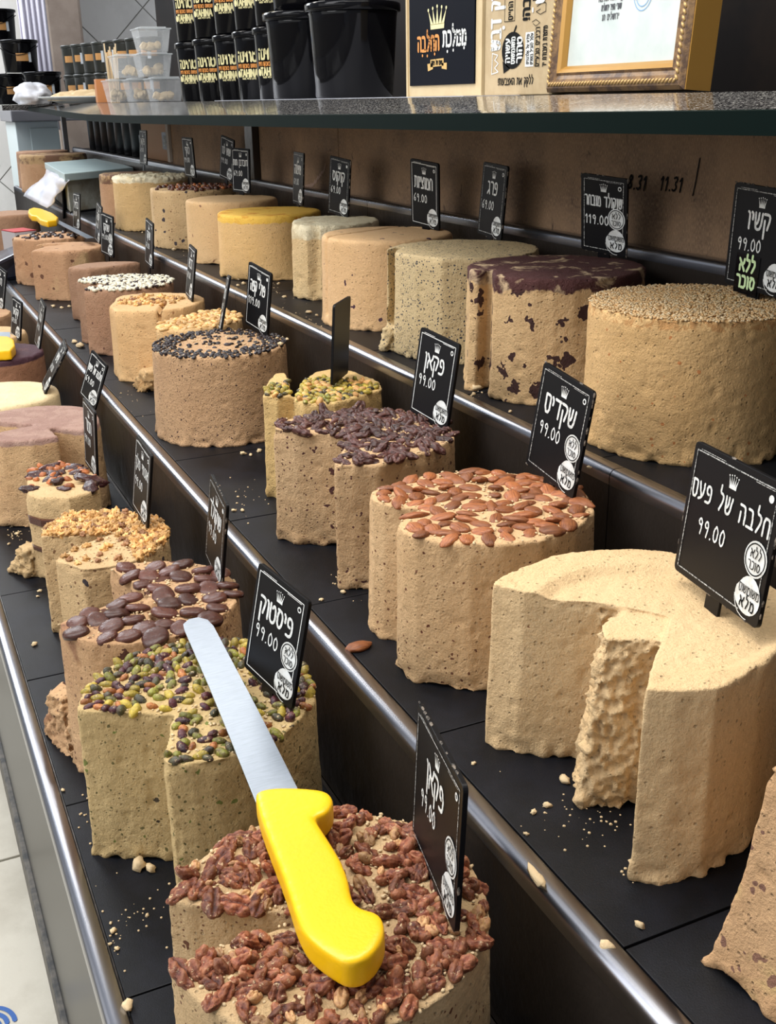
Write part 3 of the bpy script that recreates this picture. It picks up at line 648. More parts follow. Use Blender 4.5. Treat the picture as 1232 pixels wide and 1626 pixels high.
tan, tan_d = (.66, .49, .285), (.56, .395, .21)
HM = {
 'pecan1': halva_mat('nutty_halva', (.62, .48, .29), (.50, .37, .20), [(60, .22, .30, (.15, .055, .025), .012), (170, .24, .35, (.20, .09, .045), .004)]),
 'pist': halva_mat('pistachio_halva', (.63, .51, .27), (.50, .38, .18), [(70, .22, .22, (.20, .22, .05), .014), (150, .26, .35, (.17, .14, .05), .008), (40, .15, .12, (.07, .05, .03), .02)]),
 'button': halva_mat('chocolate_flecked_halva', (.60, .42, .245), (.44, .27, .15), [(24, .38, .30, (.10, .035, .02), .02), (130, .3, .25, (.22, .11, .06), .004)], stain=(14, .60, (.30, .14, .075))),
 'walnut': halva_mat('walnut_halva', (.64, .49, .28), (.50, .36, .19), [(48, .28, .20, (.06, .045, .05), .012), (120, .28, .2, (.25, .13, .06), .004)]),
 'date': halva_mat('date_halva', (.66, .51, .29), (.54, .40, .21), [(40, .25, .12, (.10, .05, .04), .012)]),
 'pink': halva_mat('rosy_halva', (.62, .45, .26), (.50, .33, .18), [(120, .25, .15, (.4, .22, .12), .004)], top=((.44, .28, .22), (.37, .22, .175), .166, .010, (20, .45))),
 'marble': halva_mat('marbled_white_halva', (.76, .68, .46), (.60, .50, .30), [], stain=(9, .56, (.55, .45, .26)), bstr=.5),
 'purple': halva_mat('cocoa_halva', (.36, .20, .125), (.27, .14, .085), [], top=((.070, .028, .040), (.11, .045, .05), .168, .006, (16, .5)), bstr=.7),
 'plain': halva_mat('plain_halva', (.70, .55, .33), (.64, .48, .265), [(60, .12, .012, (.3, .13, .06), .02)], bstr=.75, pits=.8),
 'almond': halva_mat('almond_halva', (.65, .475, .275), (.58, .405, .22), [(150, .24, .36, (.19, .08, .04), .008), (75, .15, .18, (.16, .05, .025), .012)], bstr=.8),
 'pecan2': halva_mat('pecan_halva', (.62, .455, .27), (.47, .32, .175), [(62, .27, .42, (.09, .03, .025), .020), (170, .26, .35, (.13, .05, .035), .004)]),
 'pist2': halva_mat('pale_pistachio_halva', (.66, .50, .23), (.58, .42, .18), [(100, .24, .12, (.25, .22, .06), .004)]),
 'coffee': halva_mat('coffee_halva', (.52, .36, .215), (.44, .29, .165), [(130, .22, .34, (.07, .035, .03), .008), (240, .26, .35, (.16, .09, .06), .002)], stain=(11, .66, (.62, .40, .20)), bstr=.9),
 'peanut': halva_mat('peanut_halva', (.68, .50, .27), (.58, .38, .17), [], stain=(16, .6, (.55, .28, .10))),
 'beige': halva_mat('honey_halva', (.66, .47, .25), (.56, .37, .18), [(110, .25, .15, (.35, .17, .07), .004)], bstr=.6),
 'cocoa': halva_mat('light_cocoa_halva', (.35, .225, .15), (.28, .165, .105), [(60, .22, .12, (.12, .05, .035), .008)], bstr=.8),
 'brown': halva_mat('chip_flecked_cocoa_halva', (.52, .335, .20), (.45, .27, .16), [(34, .24, .35, (.16, .07, .04), .012)], stain=(8, .55, (.60, .40, .20))),
 'sesame': halva_mat('sesame_crusted_halva', (.64, .45, .22), (.55, .37, .165), [(120, .25, .12, (.55, .22, .07), .005)], top=((.78, .50, .22), (.60, .32, .12), .155, .012, (90, .45)), bstr=.9),
 'chip': halva_mat('chocolate_chip_halva', (.64, .475, .265), (.57, .405, .215), [(38, .42, .46, (.055, .022, .018), .03)], top=((.080, .027, .024), (.58, .42, .25), .154, .032, (26, .54))),
 'poppy': halva_mat('poppy_seed_halva', (.58, .485, .29), (.50, .42, .25), [(230, .34, .62, (.055, .055, .06), .006), (90, .20, .20, (.05, .05, .07), .018)], bstr=.8),
 'cran': halva_mat('berry_flecked_halva', (.64, .455, .26), (.58, .40, .21), [(50, .25, .22, (.07, .03, .045), .02)], bstr=.5),
 'coco': halva_mat('coconut_halva', (.70, .56, .32), (.62, .47, .25), [], top=((.88, .77, .52), (.76, .62, .38), .126, .014, (20, .5))),
 'mango': halva_mat('yellow_glazed_halva', (.66, .47, .23), (.60, .41, .17), [], top=((.78, .47, .075), (.60, .24, .02), .132, .020, (26, .55)), bstr=.5),
 'smooth': halva_mat('smooth_tan_halva', (.62, .45, .25), (.56, .39, .20), [(60, .2, .08, (.25, .12, .07), .01)], bstr=.5),
 'white': halva_mat('white_capped_halva', (.64, .47, .235), (.58, .41, .19), [], top=((.90, .80, .56), (.80, .66, .40), .154, .014, (20, .5)), bstr=.7),
 'far': halva_mat('brown_halva', (.46, .30, .18), (.38, .23, .13), [], top=((.16, .08, .045), (.42, .27, .13), .135, .02, (14, .45)), bstr=.6),
 'cutb': halva_mat('speckled_brown_halva', (.60, .41, .235), (.50, .32, .17), [(45, .3, .3, (.28, .14, .09), .02), (110, .3, .3, (.24, .12, .08), .008)], stain=(12, .6, (.66, .47, .2))),
}
NV, MV, FV = .0026, .0036, .0055
# ---- lowest step, front to back
k = cake('pecan1', 1, .235, .638, .125, .188, HM['pecan1'], 'speckled halva round thickly topped with broken pecans under the yellow knife handle',
         chain=[(266, 1425), (300, 1436), (380, 1446), (450, 1452), (535, 1452), (470, 1466), (399, 1483), (340, 1505), (270, 1533)], vox=NV,
         cuts=[((535, 1452), (640, 1440), .012, .004)])
dn = lambda x, y, r: .45 if r < .45 and x > .235 else 1
sprinkle(k, SH['pecan'], 'pecan_half', 95, .0165, dn, seed=3, tilt=.4)
sprinkle(k, SH['pecan_piece'], 'pecan_piece', 190, .0062, dn, seed=4, tilt=.6, zoff=.002)
k = cake('pist', 1, .235, 1.012, .124, .185, HM['pist'], 'green-flecked halva round crusted with whole pistachios, the knife blade lying across it',
         chain=[(122, 1127), (160, 1131), (200, 1133), (274, 1136), (268, 1165), (258, 1206), (256, 1234), (301, 1240), (352, 1236), (400, 1210), (440, 1183), (496, 1118)], vox=NV)
def dpist(x, y, r):
    px_ = onz((262, 1206), k.z)
    if y < onz((262, 1212), k.z)[1]+.0*x: return 1
    if x > .30: return .9
    if y > 1.045 or x < .17: return 1
    return .10
sprinkle(k, SH['pistachio'], 'pistachio', 290, .0082, dpist, seed=5, tilt=.45, zh=.005)
k = cake('button', 1, .232, 1.262, .122, .19, HM['button'], 'brown-streaked halva round studded with ridged chocolate buttons, behind the pistachio one',
         chain=[(172, 903), (200, 918), (228, 940), (250, 958), (232, 948), (205, 947), (153, 966), (92, 990)], vox=NV, cuts=[((250, 958), (240, 1010), .012, .005)], flare=1.06,
         lumps=[([(70, 1165), (112, 1208), (140, 1190), (110, 1120)], [(76, 1100), (95, 1110), (120, 1100), (100, 1080)], 0, .07)])
sprinkle(k, SH['button'], 'chocolate_button', 70, .0240, None, seed=11, tilt=.2, zh=.001, edge=.005, sc=(.78, 1.05), tries=200)
k = cake('walnut', 1, .215, 1.56, .122, .165, HM['walnut'], 'halva round with a wedge cut out and a golden crushed walnut crust',
         chain=[(100, 818), (66, 842), (64, 852), (120, 852), (175, 846), (214, 838), (170, 850), (120, 868), (86, 890), (130, 905)], vox=.003)
back = lambda x, y, r: 1 if (y > onz((160, 852), k.z)[1] or x > .27) else .02
sprinkle(k, SH['golden_nut'], 'walnut_piece', 230, .0068, back, seed=6, tilt=.5, zh=.005)
k = cake('date', 1, .185, 1.89, .108, .155, HM['date'], 'thick cut halva block layered with dark dates and caramelised nuts',
         chain=[(42, 755), (42, 770), (41, 784), (60, 790), (110, 792), (150, 784), (192, 774)], vox=.0035,
         lumps=[([(12, 910), (50, 920), (70, 905), (45, 880)], [(28, 868), (42, 872), (60, 868), (45, 860)], 0, .055)], cuts=[((44, 772), (180, 764), .006, .004)])
sprinkle(k, SH['date'], 'date', 12, .022, None, seed=7, tilt=.2, zh=.004, edge=.004)
sprinkle(k, SH['caramel'], 'caramel_nut', 26, .012, lambda x, y, r: 1 if y > 1.88 else .1, seed=8, tilt=.4, zh=.004)
# chocolate seams that show as dark bands on the cut face
for zz, hh in ((.104, .013), (.055, .007)):
    bm = bmesh.new()
    pa = [onz(q, k.z)[:2] for q in ((41, 786), (60, 792), (110, 794), (150, 786), (180, 779))]
    fl_ = 1+.035*(1-zz/.155)*.55
    for (x1, y1), (x2, y2) in zip(pa, pa[1:]):
        a = [((x1-k.X)*fl_, (y1-k.Y)*fl_), ((x2-k.X)*fl_, (y2-k.Y)*fl_)]
        prism(bm, [(a[0][0], a[0][1]-.0025, zz), (a[1][0], a[1][1]-.0025, zz), (a[1][0], a[1][1]+.012, zz), (a[0][0], a[0][1]+.012, zz)], [(a[0][0], a[0][1]-.0025, zz+hh), (a[1][0], a[1][1]-.0025, zz+hh), (a[1][0], a[1][1]+.012, zz+hh), (a[0][0], a[0][1]+.012, zz+hh)], .001)
    bm_obj('chocolate_layer', bm, M['choc'], k.root)
k = cake('pink', 1, .235, 2.224, .126, .178, HM['pink'], 'halva round with dusty rose top and its front cut open, at the left edge',
         chain=[(-45, 660), (0, 668), (40, 673), (72, 674), (40, 676), (0, 684), (-46, 694), (0, 700), (50, 700), (94, 694), (86, 685), (76, 677), (100, 680), (131, 683), (156, 674)], vox=.0045)
k = cake('marble', 1, .205, 2.56, .128, .160, HM['marble'], 'smooth ivory halva round with a swirled top, at the left edge behind the rose one', vox=.0045, rnd=16, amp=.6, dome=.006)
k = cake('purple', 1, .232, 2.93, .124, .182, HM['purple'], 'cocoa halva round with glossy dark purple top under a yellow knife handle', vox=.005, rnd=6, amp=.8)
cake('smooth', 1, .235, 3.26, .122, .17, HM['smooth'], 'plain tan halva round almost hidden behind the purple-topped one', vox=.006)
cake('leftgrey', 1, .235, 3.62, .122, .168, HM['brown'], 'brown halva round at the left edge, behind the plain tan one on the lowest step', vox=.006)
cake('leftgrey2', 1, .235, 3.98, .122, .16, HM['smooth'], 'tan halva round farthest back on the lowest step', vox=.007)

# ---- middle step, front to back
cake('cutb', 2, .585, .35, .11, .172, HM['cutb'], 'speckled brown halva block cut flat on the left, in the bottom right corner',
     wpoly=[(.478, .448), (.490, .34), (.505, .24), (.66, .25), (.69, .40), (.60, .47)], vox=NV, flare=1.19)
k = cake('plain', 2, .556, .68, .131, .172, HM['plain'], 'large plain cream halva round with a big crumbling wedge cut out of its front',
         chain=[(779, 927), (790, 929), (832, 940), (880, 943), (965, 948), (1012, 958), (1062, 968), (1050, 1000), (1033, 1050), (1021, 1099), (1035, 1107), (1079, 1110), (1139, 1094), (1211, 1056), (1250, 1018)], vox=NV, rnd=3, amp=.75, ring=.006,
         lumps=[([(915, 1228), (914, 1280), (965, 1286), (1026, 1284), (1075, 1200), (1000, 1180)], [(955, 985), (960, 1008), (1000, 1010), (1040, 1010), (1060, 975), (1000, 960)], 0, .165)])
k = cake('almond', 2, .556, .968, .126, .168, HM['almond'], 'halva round covered in whole brown almonds, a step cut into its left front',
         chain=[(585, 781), (592, 793), (610, 800), (650, 806), (672, 806), (650, 817), (629, 833), (640, 845), (661, 854), (700, 860), (747, 865), (800, 864), (861, 857), (915, 838), (944, 815)], vox=NV, amp=.8)
def dalm(x, y, r):
    if r > .68: return 1
    return .13
sprinkle(k, SH['almond'], 'almond', 120, .0158, dalm, seed=12, tilt=.2, zh=.001, edge=.006)
k = cake('pecan2', 2, .553, 1.291, .125, .166, HM['pecan2'], 'dark-flecked halva round topped with dark roasted pecans, left behind the almond one',
         chain=[(434, 668), (434, 681), (470, 686), (555, 690), (545, 712), (530, 730), (526, 744), (560, 745), (602, 740), (680, 718), (721, 698)], vox=.003)
sprinkle(k, SH['pecan_dark'], 'pecan_half', 100, .0145, lambda x, y, r: .9, seed=13, tilt=.3, zh=.003)
sprinkle(k, SH['pecan_dark_piece'], 'pecan_piece', 90, .008, None, seed=14, tilt=.5, zoff=.001)
k = cake('pist2', 2, .58, 1.515, .09, .165, HM['pist2'], 'pale halva split in two pieces with yellow-green pistachio crust, behind the dark pecan round', flare=1.02,
         polys=[[(436, 592), (454, 591), (460, 605), (463, 628), (440, 632), (416, 629), (422, 610)], [(500, 590), (530, 584), (560, 588), (604, 606), (606, 618), (581, 627), (532, 640), (480, 641), (467, 634), (478, 608)]], vox=.0035)
sprinkle(k, SH['pistachio_pale'], 'pistachio', 170, .0078, None, seed=15, tilt=.5, zh=.006)
k = cake('coffee', 2, .556, 1.962, .125, .164, HM['coffee'], 'whole coffee-brown halva round ringed with dark coffee beans', vox=.003, amp=.8, flare=1.05,
         cuts=[((455, 555), (420, 560), .002, .004)])
sprinkle(k, SH['bean'], 'coffee_bean', 300, .0074, lambda x, y, r: 1 if r > .64 else .07, seed=16, tilt=.45, zh=.004, edge=.001)
k = cake('peanut', 2, .575, 2.268, .118, .158, HM['peanut'], 'broken halva round covered with pale blanched peanuts, behind the coffee-bean one',
         chain=[(300, 502), (270, 508), (252, 515), (248, 524), (256, 536), (290, 560)], vox=.0042,
         lumps=[([(210, 612), (222, 624), (262, 622), (255, 590)], [(225, 585), (232, 590), (250, 588), (245, 580)], 0, .05)])
sprinkle(k, SH['peanut'], 'peanut', 130, .0115, None, seed=17, tilt=.3, zh=.005)
k = cake('beige', 2, .56, 2.517, .121, .16, HM['beige'], 'smooth honey-coloured halva round with toffee nuts in the middle and a vertical crack', rnd=7,
         chain=[(182, 476), (172, 486), (171, 496), (205, 499), (249, 498), (252, 494), (285, 497), (318, 494)], vox=.0042, cuts=[((250, 498), (262, 478), .014, .004)], amp=.7)
sprinkle(k, SH['golden_nut'], 'nut_piece', 70, .0085, lambda x, y, r: 1 if r < .6 else 0, seed=18, tilt=.3, zh=.003)
k = cake('wchoc', 2, .56, 2.822, .126, .16, HM['cocoa'], 'light cocoa halva round sprinkled with white and dark chocolate chips', vox=.0046,
         chain=[(118, 446), (140, 450), (175, 452), (195, 452), (150, 456), (119, 464)])
stuff_bits(k, 'chocolate_chips', 800, .0066, [M['white_chip'], M['white_chip'], M['white_chip'], M['dark_choc']], 'scattered white and dark chocolate chips', seed=19, zoff=.0015, sub=1)
cake('pinky', 2, .60, 3.20, .112, .152, HM['cocoa'], 'small cut cocoa halva piece behind the chocolate-chip round', vox=.0055,
     chain=[(146, 407), (112, 415), (106, 424), (140, 427), (196, 420)], rnd=6)
cake('brown', 2, .56, 3.72, .124, .155, HM['brown'], 'brown chip-flecked halva block sliced in slabs, nearest behind the small cocoa piece', vox=.0052,
     chain=[(52, 383), (37, 388), (60, 388), (110, 386), (70, 391), (48, 398), (100, 404), (150, 400)])
k = cake('crumbly', 2, .56, 4.06, .122, .155, HM['brown'], 'crumbly brown halva round with chocolate lumps on top, under the far yellow knife', vox=.0055, amp=1.5)
sprinkle(k, SH['choc_lump'], 'chocolate_lump', 34, .018, None, seed=20, tilt=.3, zh=.006)
cake('cocoafar', 2, .40+.10, 5.0, .13, .16, HM['cocoa'], 'plain cocoa halva round at the far left end of the middle step', vox=.007)
CK['cocoafar'].root.location.x = .53

# ---- top step, front to back
k = cake('sesame', 3, .885, 1.03, .128, .166, HM['sesame'], 'whole golden halva round crusted with toasted sesame at the right end of the top step', vox=.0028, flare=1.03, amp=.9,
         cuts=[((1120, 452), (1130, 480), .007, .003), ((1130, 480), (1060, 488), .005, .003), ((1130, 480), (1210, 486), .006, .003), ((945, 520), (955, 510), .02, .008)])
stuff_bits(k, 'sesame_seeds', 4600, .0022, [M['seed'], M['seed2'], M['seed']], seed=21, zoff=.0006, sub=1, flat=.55)
k = cake('chip', 3, .882, 1.332, .126, .172, HM['chip'], 'tan halva round with chocolate-glazed top and scattered chocolate lumps in its sides',
         chain=[(742, 420), (743, 430), (760, 431), (782, 427), (774, 440), (800, 448), (832, 453), (880, 455), (925, 453), (968, 447)], vox=.0032)
def stripe(): pass
k = cake('poppy', 3, .882, 1.606, .124, .167, HM['poppy'], 'grey-speckled halva round full of poppy seeds',
         chain=[(612, 386), (607, 392), (613, 396), (640, 391), (626, 400), (660, 407), (700, 411), (760, 410)], vox=.0034, rnd=6, amp=.8,
         lumps=[([(600, 556), (608, 560), (640, 556), (640, 530)], [(606, 520), (610, 522), (632, 520), (630, 510)], 0, .04)])
cake('cran', 3, .882, 1.908, .124, .163, HM['cran'], 'tan halva round with a few dark berry flecks and a thin sliced edge', vox=.0038, rnd=8, amp=.5, cuts=[((505, 378), (640, 358), .008, .0035), ((640, 358), (700, 366), .008, .0035)])
cake('coco', 3, .90, 2.262, .115, .155, HM['coco'], 'crumbly coconut halva wedge with creamy white top, behind the berry-flecked round', vox=.0042,
     chain=[(480, 343), (464, 348), (462, 356), (482, 360), (510, 358), (486, 372), (490, 386), (540, 392)], amp=1.5)
cake('mango', 3, .882, 2.587, .125, .150, HM['mango'], 'halva round with bright yellow-orange glazed top', vox=.0046, rnd=8, amp=.7,
     lumps=[([(352, 427), (360, 432), (390, 434), (375, 415)], [(366, 392), (369, 394), (376, 393), (374, 390)], 0, .06)])
cake('beige3', 3, .885, 2.90, .122, .158, HM['smooth'], 'plain tan halva round with a small dark crack, left of the yellow-topped one', vox=.005, rnd=8, amp=.6)
k = cake('hazel', 3, .88, 3.277, .128, .163, HM['walnut'], 'tan halva round with reddish brown hazelnuts on top', vox=.0052, rnd=5, amp=.7,
         chain=[(237, 298), (232, 303), (250, 305), (243, 310), (270, 316), (310, 317)])
sprinkle(k, SH['hazelnut'], 'hazelnut', 80, .0145, lambda x, y, r: 1 if x > .8 else .1, seed=23, tilt=.3, zh=.006)
cake('white', 3, .88, 3.80, .124, .168, HM['white'], 'tan halva round capped with rough white coconut, in front of the white box lid', vox=.0052, topbump=.008)
cake('brown3', 3, .875, 4.075, .112, .166, HM['far'], 'narrow brown-topped halva round between the white box and the white-capped round', vox=.006)
cake('far1', 3, .86, 5.72, .16, .175, HM['far'], 'wide dark-topped brown halva cut open, behind the white box', vox=.007, rnd=5)
cake('far2', 3, .86, 6.06, .13, .178, HM['cocoa'], 'cocoa halva round farthest away on the top step', vox=.007)

for nm_, n_ in (('pecan1', 520), ('pist', 420), ('pecan2', 300), ('almond', 260), ('button', 260), ('walnut', 200), ('coffee', 160)):
    stuff_bits(CK[nm_], 'halva_crumbs', n_, .0021, [M['crumb']], seed=77, zoff=.0010, sub=1, flat=.55)

# ---------------------------------------------------------------- price tags
m, nt, p = newmat('tag_plate'); v = coords(nt)
c = mixc(nt, ramp(nt, noise(nt, v, 130, 5, .75, .3), .70, .76), (.004, .004, .005), (.16, .15, .13))
nt.links.new(c, p.inputs['Base Color']); p.inputs['Roughness'].default_value = .42; p.inputs['Specular IOR Level'].default_value = .22; M['plate'] = m
M['chip_edge'] = plain('chipped_edge', (.22, .18, .14), .7, col2=(.01, .01, .01), scale=160)
M['dirty_white'] = plain('dirty_sticker', (.74, .76, .74), .45, col2=(.60, .60, .56), scale=70)
def rrect(w_, h_, r_, x0, y0, n=4):
    pts = []
    for cx, cy, a0 in ((x0+w_-r_, y0+r_, -pi/2), (x0+w_-r_, y0+h_-r_, 0), (x0+r_, y0+h_-r_, pi/2), (x0+r_, y0+r_, pi)):
        pts += [(cx+r_*cos(a0+k_*pi/2/n), cy+r_*sin(a0+k_*pi/2/n)) for k_ in range(n+1)]
    return pts
def price_tag(pose, lines, price, label, badge=True, nosugar=False, green=False, worn=False, th=.0042, stake=.045):
    pos, R_, w_, h_ = pose
    o = empty('price_tag', (0, 0, 0), label, 'sign'); 
    Mx = Matrix(((R_[0][0], R_[0][1], R_[0][2], pos[0]), (R_[1][0], R_[1][1], R_[1][2], pos[1]), (R_[2][0], R_[2][1], R_[2][2], pos[2]+ZC), (0, 0, 0, 1)))
    o.matrix_world = Mx
    bm = bmesh.new(); q = rrect(w_, h_, .005, -w_/2, 0); prism(bm, [(x, y, -th) for x, y in q], [(x, y, 0) for x, y in q], .0005)
    bm_obj('plate', bm, M['plate'], o)
    bm = bmesh.new(); box(bm, (-.011, -stake, -th*.85), (.011, .004, -th*.15), .0006); bm_obj('stake', bm, M['black'], o)
    if price is None: return o
    z = .0004
    ink = Ink(); e = .0065; wd = .0011
    x0, x1, y0, y1 = -w_/2+e, w_/2-e, e, h_-e
    gap = (x1-.022) if badge else x1
    ink.line([(x1, .03 if badge else y0), (x1, y1)], wd, z); ink.line([(x1, y1), (x0, y1)], wd, z); ink.line([(x0, y1), (x0, y0)], wd, z); ink.line([(x0, y0), (gap, y0)], wd, z)
    if not badge: ink.line([(x1, y0), (x1, .03)], wd, z)
    ink.line([(x0+.006, y1+.0018), (x0+.03*w_/.09, y1+.0018)], .0006, z); ink.line([(x1-.03, y1-.0016), (x1-.004, y1-.0016)], .0006, z)
    ink.build('border', M['chalk'] if worn else M['white_ink'], o)
    ink = Ink(); crown(ink, 0, h_*.80, h_*.10, z, .0008); ink.build('crown', M['white_ink'], o)
    ink = Ink(); H_ = .0185*h_/.122
    if len(lines) > 8: ink.text(lines, 0, h_*.615, H_*.80, .0023, z, True, fit=(x1-x0)-.004)
    else: ink.text(lines, -w_*.02, h_*.59, H_*1.05, .0033, z, True, fit=(x1-x0)*.74, gap=.16)
    ink.text(price, -w_*.14, h_*.375, H_*.78, .0018, z, False, fit=w_*.50, gap=.2)
    ink.disc(x1-.0065, y1-.009, .0034, z, 10)
    ink.build('lettering', M['white_ink'], o)
    ink = Ink(); ink.disc(x1-.0065, y1-.009, .0019, z+.0002, 8); ink.build('stamp', M['black_ink'], o)
    if badge:
        bw, bh = .0165, .0165; bx, by = x1-.012, .0205
        ink = Ink(); n = 22
        ink.poly([(bx+bw*cos(2*pi*i/n)*(1 if not (.45 < i/n < .6) else 1.12), by+bh*sin(2*pi*i/n)*(1+.10*sin(2*pi*i/n))) for i in range(n)], z+.0002)
        ink.line([(bx+(bw+.0022)*cos(a), by+(bh+.0022)*sin(a)) for a in [pi*1.05+i*.12 for i in range(0, 14)]], .0008, z+.0002)
        bo = ink.build('badge', M['dirty_white'], o)
        ink = Ink(); ink.text('משומשום', bx+.0005, by+.0020, .0068, .0008, z+.0006, True, fit=.0285, gap=.15); ink.text('מלא', bx+.0005, by-.0098, .0082, .0014, z+.0006, True, gap=.3, fit=.024)
        ink.build('badge_lettering', M['black_ink'], bo)
    if nosugar:
        ink = Ink(); bx, by, r_ = x1-.0115, .0540, .0155
        ink.disc(bx, by, r_, z+.0003, 24); bo = ink.build('round_badge', M['dirty_white'], o)
        ink = Ink(); ink.line([(bx+(r_-.0022)*cos(a*pi/14), by+(r_-.0022)*sin(a*pi/14)) for a in range(29)], .0011, z+.0006, False)
        ink.text('ללא', bx, by+.0008, .0068, .0010, z+.0007, True, fit=.017); ink.text('סוכר', bx, by-.0090, .0066, .0009, z+.0007, True, fit=.019); ink.build('badge_lettering', M['black_ink'], bo)
    if green:
        bm = bmesh.new(); box(bm, (-w_*.32, -.006, 0), (w_*.08, .041, .0008)); st = bm_obj('no_sugar_sticker', bm, M['gloss_black'], o)
        ink = Ink(); ink.text('ללא', -w_*.12, .0215, .0135, .0036, .0011, True, fit=w_*.26, smooth=0); ink.text('סוכר', -w_*.12, .0015, .0135, .0034, .0011, True, fit=w_*.31, smooth=0)
        ink.build('sticker_lettering', plain('pale_green_ink', (.60, .78, .42), .5), st)
    if worn:
        bm = bmesh.new(); rr_ = random.Random(len(lines))
        for i in range(22):
            side = rr_.randrange(4); t_ = rr_.random()
            x, y = ((-w_/2, t_*h_), (w_/2, t_*h_), ((t_-.5)*w_, h_), ((t_-.5)*w_, 0))[side]
            bmesh.ops.create_icosphere(bm, subdivisions=1, radius=rr_.uniform(.0012, .0028), matrix=Matrix.Translation((x, y, -th*.3)) @ Matrix.Diagonal((1.5 if side > 1 else .6, .6 if side > 1 else 1.8, .6, 1)))
        bm_obj('flaked_rim', bm, M['chip_edge'], o)
    return o
